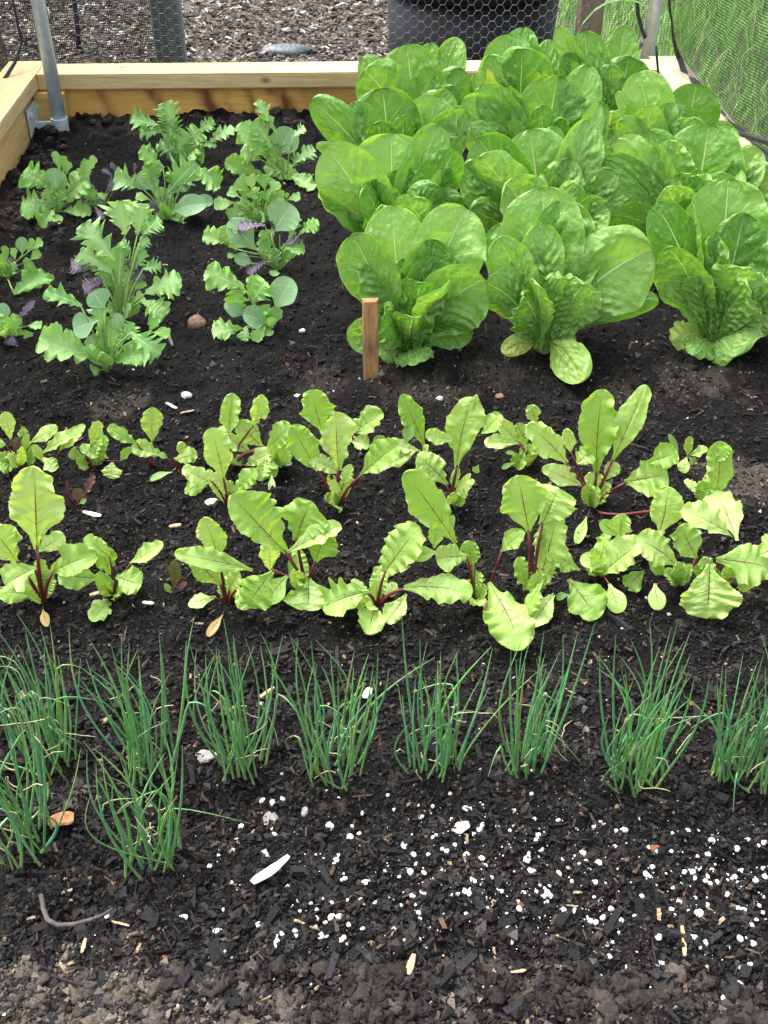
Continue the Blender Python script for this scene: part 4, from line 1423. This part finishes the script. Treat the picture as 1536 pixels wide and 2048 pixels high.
stone(878, 795, 9, 'flat grey pebble behind the beetroots', M['stone'], (1, .6, .5), seed=13)
stone(1365, 1878, 5, 'pale pebble by the upright wood chip', M['rock'], seed=14)
stone(300, 1605, 12, 'crumpled grey-white flake behind the nearest low onion clump', M['rock'], (.7, 1.2, .4), seed=15, amp=.5)
stone(415, 1510, 22, 'crumpled grey dried leaf between the second and third onion clumps', M['rock'], (1, .7, .25), seed=16, amp=.6, name='dried_leaf', cat='dried leaf')
stone(1128, 1030, 7, 'pinkish pebble left of the biggest beetroot', M['clod'], seed=17)
stone(557, 1900, 9, 'white angular shard at the front left of the perlite', M['white'], (.6, 1, .4), seed=18, amp=.5)
stone(672, 1978, 8, 'cream speckled pebble near the front', M['stone'], seed=19)
SH = [(1185, 728, .6), (1055, 740, .7)]
def chip(p0, p1, wpx, label, mat, name='wood_chip', cat='wood chip', th=.3, z=.004, group=None, lift=0.0):
    A, B = at_z(*p0, z), at_z(*p1, z); C = (A+B)/2; d = B-A; L = np.linalg.norm(d); d /= L; s_ = np.cross(UP, d); wv = wpx/ppm(C)
    n = 8; V = []; Fc = []
    for i in range(n+1):
        u = i/n; ww = wv/2*(.55+.45*math.sin(u*math.pi)**.5)*(1+.25*vnoise(u*5+p0[0], 1.3)); hz = th*wv*(.6+.4*math.sin(u*3.1))
        zz = float(hsoil(A[0]+d[0]*L*u, A[1]+d[1]*L*u))*.4+.004+lift
        for (a, b) in ((-1, 0), (-.8, 1), (.8, 1), (1, 0)):
            V.append(A-C+d*L*u+s_*ww*a+UP*(hz*b+zz))
    for i in range(n):
        for k in range(3): Fc.append((i*4+k, i*4+k+1, i*4+k+5, i*4+k+4))
        Fc.append((i*4+3, i*4, i*4+4, i*4+7))
    Fc += [(3, 2, 1, 0), (n*4, n*4+1, n*4+2, n*4+3)]
    m = MB().add(V, Fc); o = obj(name, m, mat, None, (C[0], C[1], 0)); tag(o, label, cat, group); return o
chip((1364, 1852), (1369, 1914), 11, 'upright tan splinter of wood in front of the perlite', M['chip'])
chip((815, 1950), (828, 1908), 16, 'twisted tan wood flake near the front edge', M['chip'])
chip((163, 1905), (171, 1875), 9, 'short tan wood chip in front of the low onion clump', M['chip'])
chip((222, 1838), (258, 1850), 5, 'thin straw-coloured stick right of the grey twig', M['chip'])
chip((338, 1052), (362, 1049), 9, 'light brown chip between the two beetroot rows', M['chip'])
chip((166, 1023), (202, 1031), 10, 'pale papery husk below the red seedling', M['stone'], 'dried_husk', 'dried husk', .2)
chip((285, 1207), (308, 1207), 9, 'cream wood chip right of the compact beetroot', M['stone'])
chip((180, 1192), (204, 1186), 10, 'tan wood chip under the compact beetroot', M['chip'])
chip((254, 1203), (270, 1222), 7, 'curved brown bark chip right of the compact beetroot', M['chip'])
chip((332, 806), (354, 815), 6, 'small white stick behind the beetroot row', M['stone'])
chip((1020, 1945), (1052, 1940), 7, 'thin pale stick on a lump of earth', M['chip'])
chip((360, 828), (388, 820), 5, 'dry straw piece behind the beetroot row', M['chip'])
chip((520, 1392), (548, 1372), 8, 'brown bark piece between the third and fourth onion clumps', M['chip'])
chip((95, 1640), (147, 1632), 34, 'orange brown dry leaf scrap beside the left onion clumps', M['orange'], 'dry_leaf_scrap', 'dry leaf', .12)
chip((1130, 1380), (1150, 1390), 6, 'yellowish chip right of the sixth onion clump', M['chip'])
chip((504, 1766), (577, 1708), 19, 'pointed white plastic sliver lying on the bare compost', M['white'], 'plastic_sliver', 'plastic label', .10, .012, lift=.006)
chip((330, 655), (345, 690), 7, 'dark bark stick right of the nearest big mustard', M['twig'], 'bark_stick', 'bark')
tw = [at_z(a, b, .008) for a, b in ((82, 1790), (87, 1818), (95, 1840), (115, 1850), (145, 1849), (180, 1840), (205, 1830), (224, 1818))]
o = obj('twig', MB().tube([p-tw[3] for p in tw], [.0022, .0024, .0025, .0022, .002, .0018, .0015, .001], 7), M['twig'], None, tw[3], smooth=True); tag(o, 'curved grey twig lying in the front left soil', 'twig')
tw = [at_z(a, b, .006) for a, b in ((500, 1028), (525, 1020), (545, 1018), (555, 1008), (575, 1020))]
# long pink stalk lying from the biggest beetroot
pk = [at_z(a, b, z) for a, b, z in ((1186, 1020, .004), (1205, 1027, .006), (1240, 1030, .008), (1290, 1024, .010), (1340, 1018, .014), (1395, 1012, .02))]
o = obj('fallen_stalk', MB().tube([p-pk[0] for p in pk], [.0022, .0023, .0022, .002, .0019, .0015], 8), M['stalk_red'], None, pk[0], smooth=True); tag(o, 'long pink beetroot stalk trailing sideways over the soil', 'stalk')

# marker stake
P = at_z(742, 757, 0); pm = ppm(P); hz = at_y(740, 603, P[1])[2]; wv = 31/pm
mb = MB(); n = 24; c_ = []
def c_stake(A, B):
    c = np.ones(A.shape+(3,))*np.array([.36, .20, .09]); c = c*(1+.25*fbm(A*60, B*300, 0, 3, 51)[..., None])
    k = (.6*np.exp(-((A-.085)/.02)**2)*(np.clip(vnoise(A*60, B*500, 0, 3)+.5, 0, 1)))[..., None]; return np.clip(c*(1-k)+k*np.array([.10, .06, .04]), .01, 1)
H_ = hz+.03
mbk = plank((-wv/2, -.004, -.03), (0, 0, 1), (1, 0, 0), (0, 1, 0), H_, wv, .009, 60, 16, c_stake)
stk = obj('marker_stake', mbk, M['pine'], None, (P[0], P[1], 0), (R(-3), 0, R(2))); tag(stk, 'short weathered wooden marker stake pushed in beside the front left lettuce', 'marker stake')

# ------------------------------------------------------------------ outside: ground, mulch, grass, tub, posts, nets
GZ0 = -.20
me = mesh_np('ground', [(-30, -6, GZ0), (30, -6, GZ0), (30, 60, GZ0), (-30, 60, GZ0)], [(0, 1, 2, 3)])
a = NT('outer_ground'); co = a.coord(); n1 = a.noise(35, 6, .7, co); n2 = a.noise(.8, 3, .5, co)
gm = a.done(a.bsdf(a.mix(a.mapr(n1, .35, .68), (.035, .026, .02), (.12, .09, .065)), .9, 0, a.bump(n1, .8, .01)))
tag(obj('ground', me, gm), kind='structure')
gxs = np.linspace(-1.0, 0, 2)
def lawn_edge(y): return .62+.10*np.sin(y*1.7)+(y-3)*.02
# bark mulch
n = 40000
yv = yb+.06+(rng.uniform(0, 1, n)**1.25)*3.4; xv = rng.uniform(-1.9, 1.15, n)*(yv/2.9)**.7
k = xv < lawn_edge(yv)+rng.normal(0, .06, n); xv, yv = xv[k], yv[k]; n = len(xv)
S = np.stack([rng.uniform(.004, .016, n), rng.uniform(.002, .007, n), rng.uniform(.0006, .0025, n)], -1)*(.8+.15*(yv-2.8))[:, None]
pal = np.array([(.085, .065, .055), (.045, .036, .032), (.16, .135, .11), (.30, .265, .22), (.42, .39, .34), (.03, .025, .022), (.12, .095, .085)])
c = pal[rng.choice(7, n, p=[.24, .22, .19, .11, .05, .10, .09])]*rng.uniform(.7, 1.25, n)[:, None]
o = obj('bark_mulch', scatter('bark_mulch', np.stack([xv, yv, GZ0+.004+rng.uniform(0, .014, n)], -1), S, c, .16, 'box', .3), M['crumb']); tag(o, 'brown and tan bark mulch behind the bed', 'bark mulch', kind='stuff')
M['grass'] = attr_mat('grass_blade', .5, 60, .2, .1, spec=.4, trans=.35)
def grass(name, X0, Y0, hts, cols, wd=.0022):
    n = len(X0); th = rng.uniform(0, 6.28, n); lean = rng.uniform(.1, .8, n)*hts; seg = 4
    u = np.linspace(0, 1, seg+1); side = np.stack([-np.sin(th), np.cos(th), np.zeros(n)], -1); la = th+rng.normal(0, .6, n)
    V = np.zeros((n, seg+1, 2, 3))
    for i, q in enumerate(u):
        c_ = np.stack([X0+np.cos(la)*lean*q**1.8, Y0+np.sin(la)*lean*q**1.8, GZ0+hts*(q-.25*q*q)], -1); ww = (wd*(1-q**1.5*.92)*rng.uniform(.7, 1.4, n))[:, None]
        V[:, i, 0] = c_-side*ww; V[:, i, 1] = c_+side*ww
    b = np.arange(n)[:, None]*(seg+1)*2
    Fc = np.concatenate([np.concatenate([b+i*2, b+i*2+1, b+i*2+3, b+i*2+2], 1) for i in range(seg)])
    return mesh_np(name, V.reshape(-1, 3), Fc, col=np.repeat(cols, (seg+1)*2, axis=0))
n = 46000
yv = .9+rng.uniform(0, 1, n)**1.1*5.2; xv = rng.uniform(.62, 3.6, n)
k = (xv > lawn_edge(yv)+rng.normal(0, .05, n)) & ((xv > xr+.13) | (yv > yb+.1)) & (vnoise(xv*5, yv*5, 0, 91) > -.45) & (xv < .25+yv*.42+.35); xv, yv = xv[k], yv[k]; n = len(xv)
gpal = np.array([(.11, .30, .045), (.17, .40, .06), (.25, .50, .10), (.38, .52, .16), (.50, .48, .26)])
c = gpal[rng.choice(5, n, p=[.3, .32, .22, .10, .06])]*rng.uniform(.75, 1.25, n)[:, None]
o = obj('grass', grass('grass', xv, yv, rng.uniform(.04, .17, n)*(1+.4*vnoise(xv*3, yv*3, 0, 92)), c), M['grass']); tag(o, 'rough green grass outside the netting', 'grass', kind='stuff')
# a few weeds on the mulch at left
n = 1500; g_ = rng.integers(0, 3, n); cx = np.array([-1.15, -1.32, -1.28])[g_]; cy = np.array([3.05, 3.6, 2.7])[g_]
c = gpal[rng.choice(3, n)]
o = obj('weeds', grass('weeds', cx+rng.normal(0, .07, n), cy+rng.normal(0, .12, n), rng.uniform(.02, .09, n), c, .003), M['grass']); tag(o, 'green weeds outside the far corner of the bed', 'weeds', kind='stuff')
# long arching grass blade in front of the brown post
pts = [(1145, 90, .0), (1165, 48, .0), (1190, 20, -.01), (1215, 5, -.02), (1245, -2, -.03), (1275, 4, -.04), (1296, 16, -.05)]
G = [at_y(a, b, 2.86+d) for a, b, d in pts]; G = [G[0]-UP*.16]+G
V = []; 
for i, p in enumerate(G):
    ww = .004*(1-.7*(i/(len(G)-1))**2); nn = np.array([0, 0, ww*.6]); V += [p-G[0]-np.array([ww*.4, .002, 0])-nn, p-G[0]+np.array([ww*.4, .002, 0])+nn*.2+np.array([0, 0, ww])]
Fc = [(i*2, i*2+1, i*2+3, i*2+2) for i in range(len(G)-1)]
o = obj('grass_blade', MB().add(V, Fc, col=(.17, .34, .10)), M['grass'], None, G[0]); tag(o, 'single long grass blade arching over in front of the brown post', 'grass blade')

def lathe(prof, seg=64):
    V = []; Fc = []
    for (r, z) in prof:
        for k in range(seg): V.append((r*math.cos(2*math.pi*k/seg), r*math.sin(2*math.pi*k/seg), z))
    for i in range(len(prof)-1):
        for k in range(seg): Fc.append((i*seg+k, i*seg+(k+1) % seg, (i+1)*seg+(k+1) % seg, (i+1)*seg+k))
    return MB().add(V, Fc)
Ty = 3.55; tl, trr = at_y(772, 60, Ty)[0], at_y(1112, 60, Ty)[0]; tr_ = (trr-tl)/2
tub = thing('garden_tub', 'large round black plastic tub standing behind the bed', 'tub', ((tl+trr)/2, Ty, GZ0))
obj('body', lathe([(tr_*.86, 0), (tr_*.92, .02), (tr_*1.0, .34), (tr_*.98, .34), (tr_*.9, .03), (0.001, .03)]), M['plastic'], tub, smooth=True)
obj('rim', lathe([(tr_*1.0, .335), (tr_*1.05, .338), (tr_*1.06, .385), (tr_*1.03, .392), (tr_*.97, .388), (tr_*.97, .34)]), M['plastic'], tub, smooth=True)
def post(pxc, pyb, wpx, Yd, h, label, mat):
    P = at_y(pxc, pyb, Yd); wv = wpx/ppm(P)
    m = MB(); m.box((-wv/2, -wv/2, 0), (wv/2, wv/2, h)); o = obj('fence_post', m, mat, None, (P[0], Yd+wv/2, GZ0), bevel=.004); return tag(o, label, 'post')
post(333, 60, 56, 3.02, 1.5, 'grey weathered wooden post seen through the netting, left of the tub', M['greypost'])
post(1183, 40, 46, 3.30, 1.4, 'brown wooden post behind the netting, right of the tub', M['brownpost'])
P = at_z(576, 108, GZ0); V, Fc = blob(.075, 3, .18, 23, (1.1, .55, .42), 1.0)
o = obj('buried_pot', mesh_np('buried_pot', V, Fc), simple('dark_blue_plastic', (.035, .05, .06), (.06, .08, .095), 30, .5), None, (P[0], P[1], GZ0+.005)); tag(o, 'dark blue-grey lump half buried in the mulch', 'plastic lump')

# nets
def sheet(name, fn, nu, nv, mat, label, cat, su=1.0, sv=1.0, group=None):
    U, W_ = np.meshgrid(np.linspace(0, 1, nu+1), np.linspace(0, 1, nv+1), indexing='ij'); P = fn(U, W_)
    du = np.linalg.norm(np.diff(P, axis=0), axis=2).mean(axis=1); dv = np.linalg.norm(np.diff(P, axis=1), axis=2).mean(axis=0)
    cu = np.concatenate([[0], np.cumsum(du)]); cv = np.concatenate([[0], np.cumsum(dv)])
    UVu, UVv = np.meshgrid(cu, cv, indexing='ij'); idx = np.arange(U.size).reshape(U.shape)
    Fc = np.stack([idx[:-1, :-1], idx[1:, :-1], idx[1:, 1:], idx[:-1, 1:]], -1).reshape(-1, 4)
    o = obj(name, mesh_np(name, P.reshape(-1, 3), Fc, uv=np.stack([UVu, UVv], -1).reshape(-1, 2)), mat); tag(o, label, cat, group); return o
# right side: hem follows the outer edge of the rail
hem = [(1330, -60, .45), (1336, 10, .36), (1341, 62, .25), (1353, 115, .14), (1370, 152, .12), (1402, 188, .12), (1419, 210, .12), (1455, 250, .12), (1493, 282, .12), (1530, 320, .12), (1580, 365, .12), (1660, 430, .12), (1780, 540, .12)]
HP = np.array([at_z(a, b, z) for a, b, z in hem])
def curve(P, u):
    s_ = np.linspace(0, 1, len(P)); return np.stack([np.interp(u, s_, P[:, i]) for i in range(3)], -1)
def fn_r(U, W_):
    B = curve(HP, U); out = .05*np.sin(W_*2.2)+.03*np.sin(U*17+W_*3)*W_+.010*np.sin(U*60)*(.3+W_)
    B = B+np.stack([out+.02*W_, 0*U, W_*1.25], -1); return B
nr = sheet('side_netting', fn_r, 120, 50, M['net'], 'fine black netting along the right side of the bed', 'netting')
hm = MB(); hp = [curve(HP, np.array(u)) for u in np.linspace(0, 1, 60)]; b0 = Vector(hp[20].tolist())
hm.tube([np.array(p)-np.array(b0)+np.array([.004, 0, .004*math.sin(i*.9)]) for i, p in enumerate(hp)], [(.001+.0085*min(1, (i/22)**1.6))*(1+.3*math.sin(i*.5)*math.sin(i*.17)) for i in range(60)], 8, True, .55)
h_ = obj('hem', hm, M['hem'], nr, b0, smooth=True)
hm = MB(); p1, p2 = at_z(1482, 268, .15), at_z(1600, 300, .28); pm2 = (p1+p2)/2+np.array([.03, 0, -.01])
hm.tube([p1-p1, pm2-p1, p2-p1], [.010, .012, .012], 8, True, .5); obj('hem_fold', hm, M['hem'], nr, p1, smooth=True)
# back right fine net
xa, xb = at_y(1135, 60, 2.93)[0], at_y(1345, 60, 2.93)[0]
sheet('back_netting', lambda U, W_: np.stack([xa+(xb-xa)*U, 2.92+.01*np.sin(U*9)+.01*np.sin(W_*5), -.16+1.3*W_], -1), 30, 30, M['net_pale'], 'pale fine netting behind the lettuces beside the steel pole', 'netting')
# left netting with folds
xa, xb = at_y(0, 60, 2.96)[0]-.35, at_y(365, 60, 2.96)[0]
sheet('corner_netting', lambda U, W_: np.stack([xa+(xb-xa)*U, 2.96+.018*np.sin(U*22+W_)+.01*np.sin(W_*7), -.16+1.3*W_], -1), 90, 30, M['net'], 'black netting hanging behind the far left corner, in front of the grey post', 'netting')
def fn_l(U, W_):
    x = xl-RW-.012+.0*U; y = 1.6+(yb+.15-1.6)*U
    return np.stack([x-.05*W_-.02*np.abs(np.sin(U*26+W_*2))-.012*np.sin(U*61), y+.02*np.sin(W_*5), .10+1.1*W_], -1)
nl = sheet('folded_netting', fn_l, 160, 40, M['net_dark'], 'gathered black netting over the left side rail', 'netting')
def cord(name, pts, r, label, cat='cord'):
    G = [at_y(a, b, y_) for a, b, y_ in pts]; o = obj(name, MB().tube([g-G[0] for g in G], r, 7), M['hem'], None, G[0], smooth=True); return tag(o, label, cat)
cord('netting_cord', [(140, -40, 2.93), (150, 10, 2.93), (155, 55, 2.93), (158, 97, 2.93)], .006, 'black cord hanging straight down behind the left steel pole')
cord('netting_cord', [(20, -30, 2.8), (34, 40, 2.8), (44, 85, 2.8), (30, 125, 2.75), (5, 165, 2.7), (-20, 185, 2.6)], [.002, .003, .003, .004, .005, .004], 'thick gathered edge of black netting in the far left corner')
cord('netting_cord', [(1272, -20, 2.9), (1276, 30, 2.9), (1284, 60, 2.9), (1290, 75, 2.88)], .005, 'black cord hanging left of the steel pole behind the lettuces')
cord('netting_cord', [(1262, 118, 2.82), (1272, 104, 2.84), (1283, 88, 2.86)], .005, 'short black cord slanting behind the back lettuce leaf')
cord('netting_cord', [(1312, 92, 2.7), (1314, 120, 2.7), (1317, 150, 2.7), (1320, 172, 2.66)], .003, 'thin dark cord right of the steel pole, hanging over the rail')

# chicken wire
Yw = 2.90; x0_, x1_ = at_y(150, 60, Yw)[0], at_y(1150, 60, Yw)[0]; zt = .42; hx, hz_ = .0355, .0255*1.0
cw = MB(); r = .0005
i = 0; z = -.19
cells = []
V = []; Fc = []; nV = 0
def seg3(p, q):
    global nV
    p, q = np.array(p), np.array(q); d = q-p; d /= np.linalg.norm(d); a_ = np.cross(d, (0, 1, 0)); a_ /= np.linalg.norm(a_); b_ = np.array([0, 1, 0])
    for e in (p, q):
        V.append(e+a_*r*1.2); V.append(e-a_*r*.6+b_*r); V.append(e-a_*r*.6-b_*r)
    for k in range(3): k2 = (k+1) % 3; Fc.append((nV+k, nV+k2, nV+3+k2, nV+3+k))
    nV += 6
row = 0; zz = -.19; ph_ = .010; 
while zz < zt:
    xx = x0_+(hx/2 if row % 2 else 0)
    while xx < x1_:
        wv = .003*math.sin(xx*5+zz*4); j = lambda: random.uniform(-.0008, .0008)
        yy = Yw+.006*math.sin(xx*7)+wv
        A = (xx, yy, zz); B_ = (xx+hx/2*.5, yy, zz+hz_*.5); 
        # hexagon edges: flat twisted edge, two slants
        p0 = (xx+j(), yy, zz+j()); p1 = (xx+hx*.30, yy, zz+j()); 
        seg3(p0, p1); seg3(p1, (xx+hx*.5+j(), yy, zz+hz_*.5)); seg3(p1, (xx+hx*.5+j(), yy, zz-hz_*.5)) if row else None
        seg3((xx+hx*.5+hx*.30+j(), yy, zz+hz_*.5), (xx+hx, yy, zz)); seg3((xx+hx*.8, yy, zz-hz_*.5), (xx+hx, yy, zz)) if row else None
        seg3((xx+hx*.5, yy, zz+hz_*.5), (xx+hx*.8, yy, zz+hz_*.5))
        xx += hx
    zz += hz_; row += 2
o = obj('chicken_wire', mesh_np('chicken_wire', np.array(V), np.array(Fc)), M['wire']); tag(o, 'hexagonal chicken wire stretched across the back of the bed', 'chicken wire')
